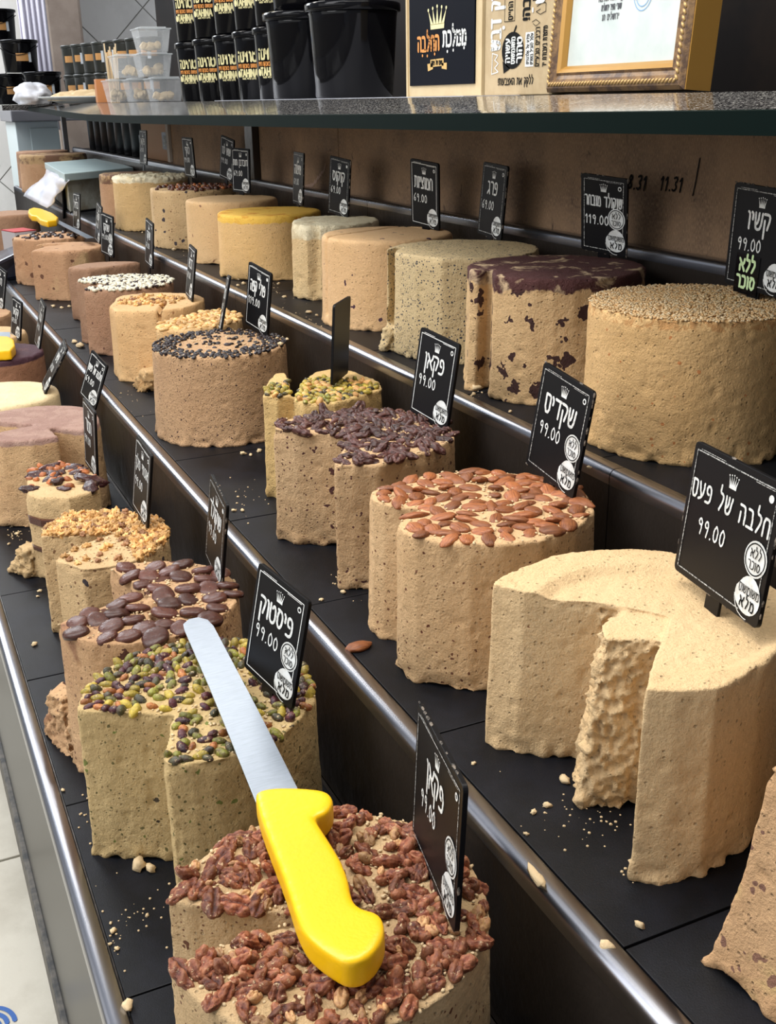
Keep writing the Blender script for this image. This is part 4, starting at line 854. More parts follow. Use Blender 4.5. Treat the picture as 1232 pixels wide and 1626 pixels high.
TP = {"pist": [[0.2996, 0.9714, -0.5826], [[0.1999, 0.1771, -0.9637], [-0.9745, -0.0662, -0.2143], [-0.1018, 0.982, 0.1594]], 0.0979, 0.1253],
 "pecan1": [[0.319, 0.6259, -0.5834], [[-0.2145, 0.077, -0.9737], [-0.9749, 0.0443, 0.2183], [0.06, 0.996, 0.0655]], 0.1331, 0.1236],
 "plain": [[0.6089, 0.6566, -0.4096], [[-0.1744, 0.1095, -0.9786], [-0.9845, 0.0002, 0.1755], [0.0194, 0.994, 0.1078]], 0.1348, 0.1227],
 "pecan2": [[0.6535, 1.291, -0.4189], [[0.0821, 0.1234, -0.989], [-0.9933, -0.0704, -0.0913], [-0.0809, 0.9899, 0.1167]], 0.0977, 0.121],
 "almond": [[0.6561, 0.9898, -0.4136], [[-0.0407, 0.0926, -0.9949], [-0.9933, -0.112, 0.0302], [-0.1086, 0.9894, 0.0965]], 0.1059, 0.1257],
 "cran": [[0.9743, 1.9313, -0.2357], [[0.1557, -0.0568, -0.9862], [-0.9849, -0.0856, -0.1505], [-0.0758, 0.9947, -0.0693]], 0.0914, 0.1242],
 "poppy": [[0.9868, 1.7065, -0.2327], [[-0.0508, 0.0635, -0.9967], [-0.9977, -0.0492, 0.0477], [-0.046, 0.9968, 0.0659]], 0.0912, 0.1239],
 "choc": [[0.9871, 1.365, -0.2228], [[0.2876, -0.131, -0.9488], [-0.9553, -0.1105, -0.2743], [-0.0689, 0.9852, -0.1569]], 0.084, 0.1138],
 "cashew": [[0.9521, 1.0108, -0.2254], [[-0.0716, -0.0102, -0.9974], [-0.9966, -0.0397, 0.072], [-0.0404, 0.9992, -0.0073]], 0.1096, 0.1216],
 "ta": [[0.9714, 4.286, -0.2199], [[0.0595, 0.0795, -0.9951], [-0.9982, 0.0069, -0.0592], [0.0022, 0.9968, 0.0798]], 0.0903, 0.1235],
 "tb": [[1.0718, 4.225, -0.2206], [[-0.0325, 0.0205, -0.9993], [-0.997, -0.0712, 0.031], [-0.0706, 0.9972, 0.0227]], 0.0882, 0.1203],
 "tc": [[0.9308, 3.4703, -0.221], [[0.1107, -0.0306, -0.9934], [-0.9938, -0.0144, -0.1103], [-0.0109, 0.9994, -0.032]], 0.0864, 0.118],
 "td": [[0.9874, 3.2813, -0.2203], [[0.137, 0.0654, -0.9884], [-0.9778, -0.1508, -0.1455], [-0.1586, 0.9864, 0.0433]], 0.0888, 0.1212],
 "te": [[0.9374, 2.978, -0.2363], [[0.276, 0.0379, -0.9604], [-0.961, -0.0087, -0.2765], [-0.0188, 0.9992, 0.0341]], 0.085, 0.116],
 "tf": [[0.9764, 2.6431, -0.2448], [[-0.0862, 0.065, -0.9942], [-0.9962, -0.0188, 0.0851], [-0.0132, 0.9977, 0.0663]], 0.0909, 0.1239],
 "coco": [[0.9587, 2.3371, -0.2448], [[0.1185, 0.0497, -0.9917], [-0.9897, -0.0751, -0.122], [-0.0806, 0.9959, 0.0403]], 0.0906, 0.1237],
 "th": [[0.7164, 4.6389, -0.4304], [[-0.3907, 0.0922, -0.9159], [-0.92, -0.0064, 0.3918], [0.0303, 0.9957, 0.0874]], 0.0889, 0.1215],
 "ti": [[0.6777, 4.1678, -0.4289], [[0.0794, 0.1184, -0.9898], [-0.9968, 0.0188, -0.0777], [0.0094, 0.9928, 0.1195]], 0.0934, 0.1275],
 "tj": [[0.6749, 3.7663, -0.4342], [[-0.0356, 0.1377, -0.9898], [-0.9907, -0.1347, 0.0169], [-0.131, 0.9813, 0.1412]], 0.0924, 0.1261],
 "tk": [[0.6394, 3.4241, -0.4349], [[0.2049, 0.079, -0.9756], [-0.9744, -0.078, -0.211], [-0.0928, 0.9938, 0.061]], 0.0903, 0.1232],
 "tl": [[0.6892, 3.0902, -0.4294], [[-0.0204, 0.0819, -0.9964], [-0.9954, -0.0954, 0.0126], [-0.0941, 0.9921, 0.0835]], 0.0919, 0.1253],
 "tm": [[0.6406, 2.4889, -0.4263], [[-0.0994, 0.1386, -0.9853], [-0.994, -0.0583, 0.0921], [-0.0447, 0.9886, 0.1436]], 0.0865, 0.1181],
 "tn": [[0.5979, 2.1026, -0.4293], [[-0.2322, 0.2612, -0.9369], [-0.9662, 0.0489, 0.253], [0.1119, 0.964, 0.241]], 0.0804, 0.1104],
 "coffee": [[0.6478, 2.0198, -0.4195], [[0.1578, 0.0826, -0.984], [-0.9762, -0.1369, -0.1681], [-0.1486, 0.9871, 0.059]], 0.0913, 0.1239],
 "to": [[0.6366, 1.5723, -0.4185], [[-0.6182, 0.0571, -0.784], [-0.786, -0.0302, 0.6175], [0.0116, 0.9979, 0.0635]], 0.0921, 0.1259],
 "tp": [[0.3263, 3.7066, -0.6082], [[0.2215, 0.1996, -0.9545], [-0.9581, -0.1377, -0.2511], [-0.1816, 0.9701, 0.1608]], 0.0953, 0.1296],
 "tq": [[0.3156, 3.1892, -0.6138], [[0.1851, 0.169, -0.9681], [-0.9789, -0.0556, -0.1969], [-0.0871, 0.984, 0.1552]], 0.0803, 0.1102],
 "tr": [[0.343, 2.9576, -0.5996], [[-0.0323, 0.2375, -0.9709], [-0.995, -0.0997, 0.0087], [-0.0947, 0.9663, 0.2395]], 0.0907, 0.1238],
 "ts": [[0.2967, 2.5415, -0.6111], [[-0.0911, 0.5084, -0.8563], [-0.9932, -0.1092, 0.0408], [-0.0728, 0.8542, 0.5149]], 0.0873, 0.1194],
 "tt": [[0.3614, 2.348, -0.6056], [[0.2208, 0.3072, -0.9257], [-0.9277, -0.2268, -0.2966], [-0.3011, 0.9242, 0.2349]], 0.077, 0.108],
 "tu": [[0.2909, 1.9374, -0.6283], [[0.0327, 0.0643, -0.9974], [-0.9977, -0.058, -0.0364], [-0.0602, 0.9962, 0.0623]], 0.0929, 0.1264],
 "tv": [[0.3029, 1.588, -0.6012], [[0.0158, 0.1271, -0.9918], [-0.9949, -0.0971, -0.0283], [-0.0999, 0.9871, 0.1249]], 0.0891, 0.1205],
 "tw": [[0.3371, 1.3017, -0.5881], [[-0.0719, 0.0879, -0.9935], [-0.9868, -0.1511, 0.0581], [-0.145, 0.9846, 0.0976]], 0.0936, 0.1253]}
T = price_tag
T(TP['pecan1'], 'פקאן', '99.00', 'sharply slanting black tag priced 99.00 standing in the nearest broken-pecan round', nosugar=True, worn=True)
T(TP['pist'], 'פיסטוק', '99.00', 'black tag priced 99.00 with two round white badges in the pistachio round', nosugar=True)
T(TP['plain'], 'חלבה של פעם', '99.00', 'large black tag with three-word name priced 99.00 in the plain cream round', nosugar=True, worn=True)
T(TP['almond'], 'שקדים', '99.00', 'scratched black tag priced 99.00 in the almond round', nosugar=True, worn=True)
T(TP['pecan2'], 'פקאן', '99.00', 'black tag priced 99.00 in the dark roasted pecan round')
T(TP['cashew'], 'קשיו', '99.00', 'black tag with a pale green lettered sticker in the sesame-crusted round', green=True, worn=True)
T(TP['choc'], 'שוקולד מובחר', '119.00', 'worn round-cornered black tag priced 119.00 in the chocolate-glazed round', nosugar=True, worn=True, stake=.03)
T(TP['poppy'], 'פרג', '69.00', 'black tag priced 69.00 in the poppy-seed round', worn=True)
T(TP['cran'], 'חמוציות', '69.00', 'black tag priced 69.00 in the berry-flecked tan round')
T(TP['coco'], 'קוקוס', '69.00', 'chipped black tag priced 69.00 in the coconut wedge', worn=True)
T(TP['tf'], 'פסיפלורה', '69.00', 'flaking black tag at the back of the yellow-topped round', worn=True)
T(TP['te'], 'דובדבן תות', '69.00', 'black tag priced 69.00, the nearer of two overlapping tags behind the hazelnut round')
T(TP['td'], 'שוש לוז', '99.00', 'black tag priced 99.00 half hidden behind another tag by the hazelnut round')
T(TP['tc'], 'לוקי', '99.00', 'tilted black tag on a thin stake in the hazelnut round', stake=.03)
T(TP['tb'], 'קוקוס', '69.00', 'narrow-looking black tag at the back of the white-capped round')
T(TP['ta'], 'פקאן', '69.00', 'narrow-looking black tag leaning by the white box, farthest back on the top step')
T(TP['coffee'], 'פולי קפה', '119.00', 'black tag priced 119.00 in the coffee-bean round')
T(TP['to'], '', None, 'plain black back of a tag turned away in the split pistachio-crusted halva')
T(TP['tn'], 'בוטנים', '69.00', 'black tag seen almost edge-on in the peanut round')
T(TP['tm'], 'דבש', '69.00', 'black tag seen at a steep slant in the honey-coloured round')
T(TP['tl'], 'שוקו', '69.00', 'black tag seen at a slant in the chocolate-chip round')
T(TP['tk'], 'שוקו', '99.00', 'black tag with two white badges in the small cocoa piece', nosugar=True)
T(TP['tj'], 'קפה', '69.00', 'black tag partly hidden behind another one in the sliced brown halva')
T(TP['ti'], 'ברזיל', '69.00', 'upright black tag in the crumbly halva beside the far yellow knife')
T(TP['th'], '', None, 'plain black back of a tag farthest left on the middle step')
T(TP['tw'], 'שוקולד', '99.00', 'black tag seen at a slant in the chocolate-button round', worn=True)
T(TP['tv'], 'אגוזי מלך', '99.00', 'black tag seen at a slant in the golden walnut-crusted round')
T(TP['tu'], 'תמר', '99.00', 'black tag seen at a slant in the date-layered block')
T(TP['tt'], 'חלבה של פעם', '69.00', 'leaning black tag behind the rose-topped round, against the middle step')
T(TP['ts'], 'שיש', '69.00', 'black tag leaning far over in the ivory swirled round', worn=True)
T(TP['tr'], 'סגול', '69.00', 'slanted black tag in the purple-topped round')
T(TP['tq'], 'קקאו', '69.00', 'black tag in the plain tan round behind the purple-topped one')
T(TP['tp'], 'תמר', '69.00', 'black tag cut off by the left edge, farthest back on the lowest step')

# ---------------------------------------------------------------- knives
M['yellow'] = plain('yellow_knife_plastic', (.92, .53, .003), .35, 0, .5, bump=(200, .0003), col2=(.88, .49, .003), scale=9)
m, nt, p = newmat('brushed_blade'); v = coords(nt, (60, 500, 60))
p.inputs['Metallic'].default_value = 1; p.inputs['Roughness'].default_value = .34
nt.links.new(mixc(nt, ramp(nt, noise(nt, v, 1, 3, .6), .3, .7), (.46, .52, .60), (.38, .43, .50)), p.inputs['Base Color']); M['blade'] = m
def rounded_solid(name, pts, z0, z1, mat, parent, origin, vox=.0016, it=9, dz=None):
    bm = bmesh.new(); prism(bm, [(x-origin[0], y-origin[1], z0-origin[2]) for x, y in pts], [(x-origin[0], y-origin[1], z1-origin[2]) for x, y in pts])
    bmesh.ops.recalc_face_normals(bm, faces=bm.faces); bmesh.ops.triangulate(bm, faces=bm.faces)
    me = bpy.data.meshes.new('tmp'); bm.to_mesh(me); bm.free(); o = bpy.data.objects.new('tmp', me); S.collection.objects.link(o)
    md = o.modifiers.new('r', 'REMESH'); md.mode = 'VOXEL'; md.voxel_size = vox
    md = o.modifiers.new('s', 'SMOOTH'); md.factor = .6; md.iterations = it
    me2 = bpy.data.meshes.new_from_object(o.evaluated_get(bpy.context.evaluated_depsgraph_get())); bpy.data.objects.remove(o)
    me2.materials.clear(); return mesh_obj(name, me2, mat, parent)
kz = ZC-.568
org = onz((470, 1330), kz)
kn = empty('knife', org, 'long flat steel knife with yellow plastic handle lying across the pistachio and pecan rounds', 'knife')
hp = [(406, 1281), (413, 1313), (430, 1360), (454, 1422), (476, 1494), (492, 1515), (513, 1533), (549, 1556), (570, 1553), (588, 1545), (608, 1519), (612, 1500), (610, 1484), (600, 1470), (574, 1466), (559, 1450), (554, 1413), (535, 1372), (508, 1331), (500, 1317), (516, 1317), (530, 1300), (530, 1283), (513, 1274), (458, 1270), (417, 1273)]
rounded_solid('handle', [onz(q, kz)[:2] for q in chaikin(chaikin(hp+[hp[0]]))[:-1]], kz-.0115, kz+.015, M['yellow'], kn, org, .0020, 24)
bp = [(470, 1290), (481, 1269), (420, 1149), (395, 1101), (360, 1035), (339, 995), (330, 985), (315, 981), (300, 984), (291, 992), (293, 1002), (333, 1094), (365, 1172), (407, 1277), (425, 1295)]
bz = kz-.004
bm = bmesh.new(); q = [onz(a, bz) for a in bp]; prism(bm, [(a[0]-org[0], a[1]-org[1], bz-.001-org[2]) for a in q], [(a[0]-org[0], a[1]-org[1], bz+.001-org[2]) for a in q], .0005); bm_obj('blade', bm, M['blade'], kn)
# far knife stuck into the crumbly round
zf = CK['crumbly'].z+.016; o2 = onz((70, 345), zf)
k2 = empty('knife', o2, 'short yellow-handled knife lying on the crumbly brown halva far left', 'knife')
rounded_solid('handle', [onz(q, zf+.012)[:2] for q in ((46, 336), (45, 341), (50, 346), (58, 347), (64, 353), (75, 356), (90, 354), (93, 349), (84, 342), (66, 335), (54, 333))], zf, zf+.022, M['yellow'], k2, o2, .0035, 4)
bm = bmesh.new(); q = [onz(a, zf+.006) for a in ((84, 351), (93, 350), (150, 378), (138, 379))]; prism(bm, [(a[0]-o2[0], a[1]-o2[1], zf+.005-o2[2]) for a in q], [(a[0]-o2[0], a[1]-o2[1], zf+.007-o2[2]) for a in q]); bm_obj('blade', bm, M['blade'], k2)
zf = CK['purple'].z+.014; o2 = onz((5, 553), zf)
k3 = empty('knife', o2, 'yellow knife handle on the purple-topped round, cut off by the left edge', 'knife')
rounded_solid('handle', [onz(q, zf)[:2] for q in ((23, 546), (25, 556), (18, 564), (-10, 566), (-60, 560), (-70, 545), (-10, 540), (14, 541))], zf-.012, zf+.012, M['yellow'], k3, o2, .003, 4)
bm = bmesh.new(); q = [onz(a, zf) for a in ((-5, 528), (16, 528), (16, 536), (10, 543), (-5, 543))]; prism(bm, [(a[0]-o2[0], a[1]-o2[1], -.0015) for a in q], [(a[0]-o2[0], a[1]-o2[1], .0015) for a in q]); bm_obj('blade', bm, M['blade'], k3)

# ---------------------------------------------------------------- crumbs
rc = random.Random(31)
def crumb_mesh(i, s_=1.0):
    return blob('crumb', .006*s_, .0045*s_, .0035*s_, lumpy(i+9, .7, 2.0), 2, M['crumb'])
CM = [crumb_mesh(i) for i in range(5)]
def crumb(px, tier, size, label=None, me=None, name='halva_crumb', group=None, cat='crumb'):
    x, y, z = onz(px, TZ[tier]); o = bpy.data.objects.new(name, me or rc.choice(CM)); S.collection.objects.link(o)
    s_ = size/.006; o.scale = (s_, s_, s_); o.location = (x, y, z+.0030*s_); o.rotation_euler = (0, 0, rc.uniform(0, 6)); tag(o, label, cat, group)
crumb((570, 1030), 2, .0118/2, 'single brown almond fallen on the mat in front of the almond round', SH['almond'][0], 'almond', None, 'nut')
S.objects[-1].scale = (1.15, 1.15, 1.15)
crumb((896, 1242), 2, .0062, 'round halva crumb at the foot of the plain cream round')
crumb((852, 1402), 2, .012, 'long flat halva flake lying on the steel lip of the middle step')
S.objects[-1].scale = (2.4, 1.1, .6); S.objects[-1].rotation_euler.z = 1.5
crumb((961, 1508), 2, .006, 'small halva crumb by the corner joint of two mats on the middle step')
crumb((203, 1600), 1, .007, 'halva crumb alone on the lowest mat at the bottom left')
crumb((55, 1025), 1, .005, 'small round crumb left of the chocolate-button round')
crumb((180, 1480), 1, .004, 'flat crumb in the middle of the lowest mat, left of the pecan round')
crumb((222, 1378), 1, .010, 'green-tinged halva lump broken off at the foot of the pistachio round')
crumb((63, 940), 1, .0042, 'reddish crumb near the mat joint left of the walnut-crusted round')
for px, t_, s_ in [((868, 1282), 2, .004), ((847, 1292), 2, .0036), ((835, 1326), 2, .0026), ((1016, 1472), 2, .0042), ((1003, 1372), 2, .0036), ((1012, 1350), 2, .0026), ((1010, 1388), 2, .0045), ((752, 1214), 2, .0028),
                   ((100, 1256), 1, .003), ((57, 1176), 1, .0028), ((45, 1164), 1, .002), ((175, 1500), 1, .0022), ((186, 1508), 1, .003), ((234, 1455), 1, .0026), ((176, 1467), 1, .002), ((240, 1382), 1, .007), ((105, 1310), 1, .0018),
                   ((27, 849), 1, .005), ((20, 836), 1, .003), ((14, 865), 1, .0035), ((60, 948), 1, .003), ((385, 812), 2, .004), ((371, 812), 2, .004), ((378, 790), 2, .0025), ((545, 942), 2, .004), ((510, 954), 2, .0035), ((376, 800), 2, .002),
                   ((192, 625), 2, .0022), ((203, 670), 2, .0022), ((386, 722), 2, .006), ((412, 718), 2, .0055), ((398, 724), 2, .004), ((445, 548), 3, .005), ((440, 538), 3, .003), ((456, 540), 3, .004), ((490, 498), 3, .006), ((503, 502), 3, .004), ((452, 473), 3, .005), ((442, 452), 3, .0045),
                   ((385, 437), 3, .008), ((392, 443), 3, .007), ((380, 445), 3, .007), ((372, 436), 3, .006), ((387, 452), 3, .006), ((378, 455), 3, .005), ((361, 438), 3, .005), ((276, 398), 3, .007), ((312, 404), 3, .005), ((226, 370), 3, .004), ((755, 620), 3, .008), ((752, 628), 3, .004), ((810, 655), 3, .003), ((128, 552), 2, .012), ((118, 545), 2, .008), ((85, 488), 2, .008), ((98, 490), 2, .006), ((110, 488), 2, .006), ((935, 744), 3, .003)]:
    crumb(px, t_, s_, 'small pale halva crumb dropped on a black mat between the rounds', None, 'halva_crumb', 'loose crumbs on the mats')
def dust(name, tier, spots, n, label):
    bm = bmesh.new(); r_ = random.Random(n)
    for _ in range(n):
        c_ = r_.choice(spots); x, y, z = onz((c_[0]+r_.gauss(0, c_[2]), c_[1]+r_.gauss(0, c_[2]*.7)), TZ[tier])
        if not (LX[tier]+.026 < x < LX[tier+1]-.01): continue
        s_ = r_.uniform(.0005, .0016); bmesh.ops.create_icosphere(bm, subdivisions=1, radius=s_, matrix=Matrix.Translation((x, y, z+s_*.5)))
    o = bm_obj(name, bm, M['crumb'], None); tag(o, label, 'crumbs', kind='stuff')
dust('crumb_dust', 1, [(190, 1490, 26), (210, 1440, 30), (60, 1170, 15), (25, 850, 10), (120, 1300, 30)], 130, 'fine pale crumbs sprinkled on the lowest mats')
dust('crumb_dust', 2, [(960, 1305, 22), (900, 1300, 40), (1010, 1380, 14), (550, 920, 20), (390, 790, 25), (200, 640, 15)], 150, 'fine pale crumbs sprinkled on the middle mats')
dust('crumb_dust', 3, [(450, 490, 18), (490, 515, 14), (440, 455, 10), (310, 400, 8), (755, 622, 8)], 90, 'fine pale crumbs sprinkled on the top mats')
# ---------------------------------------------------------------- things standing on the shelf
FRAME = Matrix(((0, 0, -1, 0), (-1, 0, 0, 0), (0, 1, 0, 0), (0, 0, 0, 1)))     # local x to the viewer's right, y up, z towards the viewer
def put(o, x, y, z, parent=None):
    o.matrix_local = Matrix.Translation((x, y, z)) @ FRAME
def tub(px, X, r_, h_, label, z=ZC, name='bucket', group=None, cat='bucket', mat=None, lidr=1.07, taper=.88, Y=None):
    y = Y if Y is not None else onx((px, 110), X)[1]
    o = empty(name, (X, y, z), label, cat, group)
    bm = bmesh.new(); lathe(bm, [(r_*taper*.96, 0), (r_*taper, .004), (r_*.985, h_*.86), (r_, h_*.885), (r_*.985, h_*.90), (r_*.985, h_*.93)], 40); bm_obj('tub_body', bm, mat or M['gloss_black'], o, True)
    bm = bmesh.new(); lathe(bm, [(r_*lidr*.97, h_*.90), (r_*lidr, h_*.905), (r_*lidr, h_*.975), (r_*lidr*.985, h_*.99), (r_*lidr*.93, h_*1.0), (r_*lidr*.90, h_*.985), (r_*.3, h_*.985)], 40); bm_obj('lid', bm, mat or M['gloss_black'], o, True)
    return o, y
def wrap(ink, r0, r1, h_):       # bends a flat print onto the side of a tapered tub; x is arc length, y height
    nv = []
    for x, y, z in ink.v:
        r_ = r0+(r1-r0)*y/h_+.0006+z; a = pi-x/r_*-1 if False else pi+x/r_
        nv.append((r_*cos(a), r_*sin(a), y))
    ink.v = nv
def print_tahina(o, r_, h_, z0=.0):
    def mk(fn, name, mat):
        ink = Ink(); fn(ink)
        # x grows to the viewer's right, which is -Y around a tub facing -X
        ink.v = [((r_*(.88+.105*y/h_)+.0007)*cos(pi+x/r_), (r_*(.88+.105*y/h_)+.0007)*sin(pi+x/r_), y) for x, y, z in ink.v]
        ink.build(name, mat, o)
    # seen from the aisle the centre of the label faces the camera side
    mk(lambda k_: (k_.text('טחינה', off(o, r_)-.034, h_*.565, h_*.13, h_*.032, 0, True, fit=.078, gap=.14), ), 'hebrew_lettering', M['cream_ink'])
    mk(lambda k_: k_.text('שומשום באבקת רחיים', off(o, r_)-.034, h_*.475, h_*.05, h_*.011, 0, True, sx=.8, fit=.078), 'orange_lettering', M['orange_ink'])
    mk(lambda k_: (k_.text('TAHINA', off(o, r_)-.030, h_*.345, h_*.10, h_*.024, 0, False, fit=.066, smooth=0, gap=.16), k_.text('MADE WITH LOVE', off(o, r_)-.030, h_*.305, h_*.025, h_*.006, 0, False, fit=.06), k_.disc(off(o, r_)-.071, h_*.385, h_*.05, 0, 12)), 'latin_lettering', M['cream_ink'])
def off(o, r_):                  # arc position on the tub that faces the aisle viewpoint
    a = atan2(-o.location[1], -o.location[0]); a = a if a > 0 else a+2*pi
    return (a-pi)*r_*.92
tubs = []
for i, px in enumerate((297, 327, 361, 394, 428)):
    for lay in (0, 1):
        lab = '%s black tub with cream tahini lettering, %s in the stacked rows' % (['leftmost', 'second from left', 'middle', 'second from right', 'rightmost'][i], 'bottom' if lay == 0 else 'top')
        o, y = tub(px+18, 1.13, .072, .19, lab, ZC+lay*.191, 'tahini_tub', 'stacked tahini tubs', 'tub')
        print_tahina(o, .072, .19); tubs.append(o)
for px, Y_, r_, lay, lab in ((562, None, .108, 0, 'big glossy black bucket with lid nearest the boxed bag'), (462, None, .108, 0, 'big glossy black bucket just behind the nearest bucket'), (560, None, .092, 1, 'black bucket stacked on top of the nearest big bucket'), (462, None, .095, 1, 'black bucket stacked on the rear big bucket')):
    yy = (2.62 if px in (562, 560) else 2.93)
    o, y = tub(px, 1.13, r_, .212 if lay == 0 else .2, lab, ZC+(lay*.2125), 'lidded_bucket', None, 'bucket', Y=yy)
    if px == 562 and lay == 0:
        bm = bmesh.new(); box(bm, (-.0006, -.004, 0), (.0006, .004, .03))
        bm.free()
o = None
# white film of paper under the buckets
bm = bmesh.new(); q = [onx((p_[0], 150), 1.0) for p_ in ((330, 0), (760, 0))]
prism(bm, [(.985, 1.80, 0), (1.22, 1.80, 0), (1.22, 3.3, 0), (.975, 3.3, 0)], [(.985, 1.80, .0012), (1.22, 1.80, .0012), (1.22, 3.3, .0012), (.975, 3.3, .0012)])
# (kept thin: a plastic sheet lying flat)
o = bm_obj('plastic_sheet', bm, plain('white_plastic_sheet', (.55, .56, .62), .35), None); o.location = (0, 0, ZC+.0002); tag(o, 'thin white plastic sheet spread on the shelf under the buckets', 'sheet')
for ob in S.objects:
    if ob.name.startswith('lidded_bucket'): ob.location.z += .0016

# cream carton bag with black label
XB_ = 1.10
yl, yr = onx((647, 150), XB_)[1], onx((766.5, 150), XB_)[1]
W_ = yl-yr; Hh = .30
bx_ = empty('gift_carton', (XB_, (yl+yr)/2, ZC), 'cream carton with a black front panel, crown and orange and white lettering', 'box')
M['kraft'] = plain('cream_carton', (.60, .47, .27), .65, col2=(.56, .43, .24), scale=20)
M['kraft2'] = plain('brown_kraft', (.46, .35, .20), .7, col2=(.42, .31, .17), scale=30)
M['navy'] = plain('black_label', (.003, .004, .008), .6, 0, .05)
bm = bmesh.new(); box(bm, (0, -W_/2+.001, .001), (.10, W_/2-.001, Hh), .002); bm_obj('carton_body', bm, M['kraft'], bx_)
bm = bmesh.new(); box(bm, (-.003, -W_/2+.001, .001), (0, -W_/2+.014, Hh)); bm_obj('folded_edge', bm, M['kraft'], bx_)
bm = bmesh.new(); box(bm, (-.003, W_/2-.008, .001), (0, W_/2-.001, Hh)); bm_obj('folded_edge', bm, M['kraft'], bx_)
uu, vv_ = W_/119.5, .00128           # metres per pixel along and up the front face
bm = bmesh.new(); box(bm, (-.0035, -W_/2+10.5*uu, 18*vv_), (-.0002, W_/2-7*uu, Hh-.001)); bm_obj('label_panel', bm, M['navy'], bx_)
ink = Ink(); crown(ink, -6*uu, 100*vv_, 33*vv_, 0, .0035, b=10.5*uu); o = ink.build('crown_emblem', M['cream_ink'], bx_); put(o, -.0042, 0, 0)
ink = Ink(); ink.text('החלבה', -20.5*uu, 70*vv_, 20*vv_, .0062, 0, True, fit=40*uu, gap=.2); ink.disc(-30*uu, 63*vv_, .003, 0, 8); ink.disc(-22*uu, 62*vv_, .003, 0, 8); ink.disc(-10*uu, 64*vv_, .003, 0, 8); o = ink.build('orange_lettering', M['orange_ink'], bx_); put(o, -.0042, 0, 0)
ink = Ink(); ink.text('ממלכת', 20.5*uu, 74*vv_, 20*vv_, .0062, 0, True, fit=40*uu, gap=.2); ink.disc(10*uu, 66*vv_, .003, 0, 8); ink.disc(19*uu, 67*vv_, .003, 0, 8); ink.disc(35*uu, 69*vv_, .003, 0, 8); o = ink.build('white_lettering', M['white_ink'], bx_); put(o, -.0042, 0, 0)
ink = Ink(); R_ = lambda *q: ink.poly([(x*uu, y*vv_) for x, y in q], 0)
R_((-17, 45), (4, 46), (4, 57), (-17, 56)); R_((-21, 39), (-13, 42), (-13, 51), (-22, 50)); R_((1, 42), (9, 40), (9, 50), (1, 50)); o = ink.build('ribbon_banner', plain('banner_gold', (.60, .38, .12), .5), bx_); put(o, -.0042, 0, 0)
ink = Ink(); ink.text('טעם של פעם', -6.5*uu, 48*vv_, .0075, .0018, 0, True, fit=17*uu); o2 = ink.build('banner_lettering', M['black_ink'], bx_); put(o2, -.0046, 0, 0)

# kraft carton with printed sayings
yl2, yr2 = onx((768, 150), XB_)[1]-.002, onx((876, 148), XB_)[1]
W2 = yl2-yr2
kb = empty('kraft_box', (XB_, (yl2+yr2)/2, ZC), 'brown kraft box printed with black and white sayings, beside the gilt frame', 'box')
bm = bmesh.new(); box(bm, (0, -W2/2, .001), (.10, W2/2, .30), .002); bm_obj('carton_body', bm, M['kraft2'], kb)
z = 0
def kput(o): put(o, -.0008, 0, 0); return o
u = W2/108*1.0                     # metres per pixel across the face
def KX(px): return -W2/2+(px-768)*u
def KY(py): return (150-py)*.00119
ink = Ink(); ink.text('ללקק את האצבעות!', KX(820), KY(134), .0105, .0022, 0, True, fit=W2*.80); ink.text('עשויה', KX(806), KY(90), .008, .0012, 0, True, rot=pi/2) if False else None
ink.text('עץ החיים', KX(814), KY(22), .014, .0022, 0, True, rot=pi/2, fit=.050)
for a, b_ in (((801, 45), (801, -20)), ((817, 45), (817, -20)), ((801, 45), (817, 45))): ink.line([(KX(a[0]), KY(a[1])), (KX(b_[0]), KY(b_[1]))], .0012, 0)
ink.text('אהבה!', KX(840), KY(18), .020, .0050, 0, True, rot=pi/2, fit=.066, smooth=0)
ink.text('רכיבים טבעיים', KX(856), KY(84), .012, .0018, 0, True, rot=pi/2, fit=.062)
ink.text('מיוצרת בעבודת יד', KX(867), KY(84), .012, .0018, 0, True, rot=pi/2, fit=.064)
ink.line([(KX(856.5), KY(112)), (KX(856.5), KY(60))], .0009, 0)
ink.poly([(KX(844), KY(22)), (KX(866), KY(22)), (KX(866), KY(-40)), (KX(844), KY(-40))], 0)
ink.line([(KX(851), KY(30)), (KX(858), KY(26)), (KX(864), KY(27)), (KX(864), KY(38)), (KX(856), KY(41)), (KX(850), KY(37)), (KX(856), KY(34))], .0011, 0)
ink.line([(KX(844), KY(50)), (KX(850), KY(47)), (KX(856), KY(52)), (KX(850), KY(56)), (KX(846), KY(52))], .001, 0)
n = 26; ink.poly([(KX(815+17.5*cos(2*pi*i/n)), KY(86-26*sin(2*pi*i/n))) for i in range(n)], 0); ink.poly([(KX(799), KY(100)), (KX(812), KY(111)), (KX(801), KY(118))], 0); ink.line([(KX(817), KY(60)), (KX(820), KY(53))], .004, 0)
kput(ink.build('black_print', M['black_ink'], kb))
ink = Ink()
ink.text('מתוק דבש', KX(795), KY(30), .032, .0062, 0, True, rot=pi/2, fit=.125); ink.text('עשויה', KX(811), KY(86), .014, .0030, .0004, True, rot=pi/2, fit=.040); ink.text('משומשום', KX(819), KY(86), .012, .0024, .0004, True, rot=pi/2, fit=.044); ink.text('טהור', KX(830), KY(86), .016, .0038, .0004, True, rot=pi/2, fit=.042)
ink.line([(KX(782), KY(88)), (KX(791), KY(91)), (KX(786), KY(98)), (KX(792), KY(103)), (KX(786), KY(109)), (KX(792), KY(115)), (KX(781), KY(118)), (KX(782), KY(88))], .0018, 0)
ink.text('שוחט', KX(862), KY(4), .026, .0055, .0004, True, rot=pi/2, fit=.05)
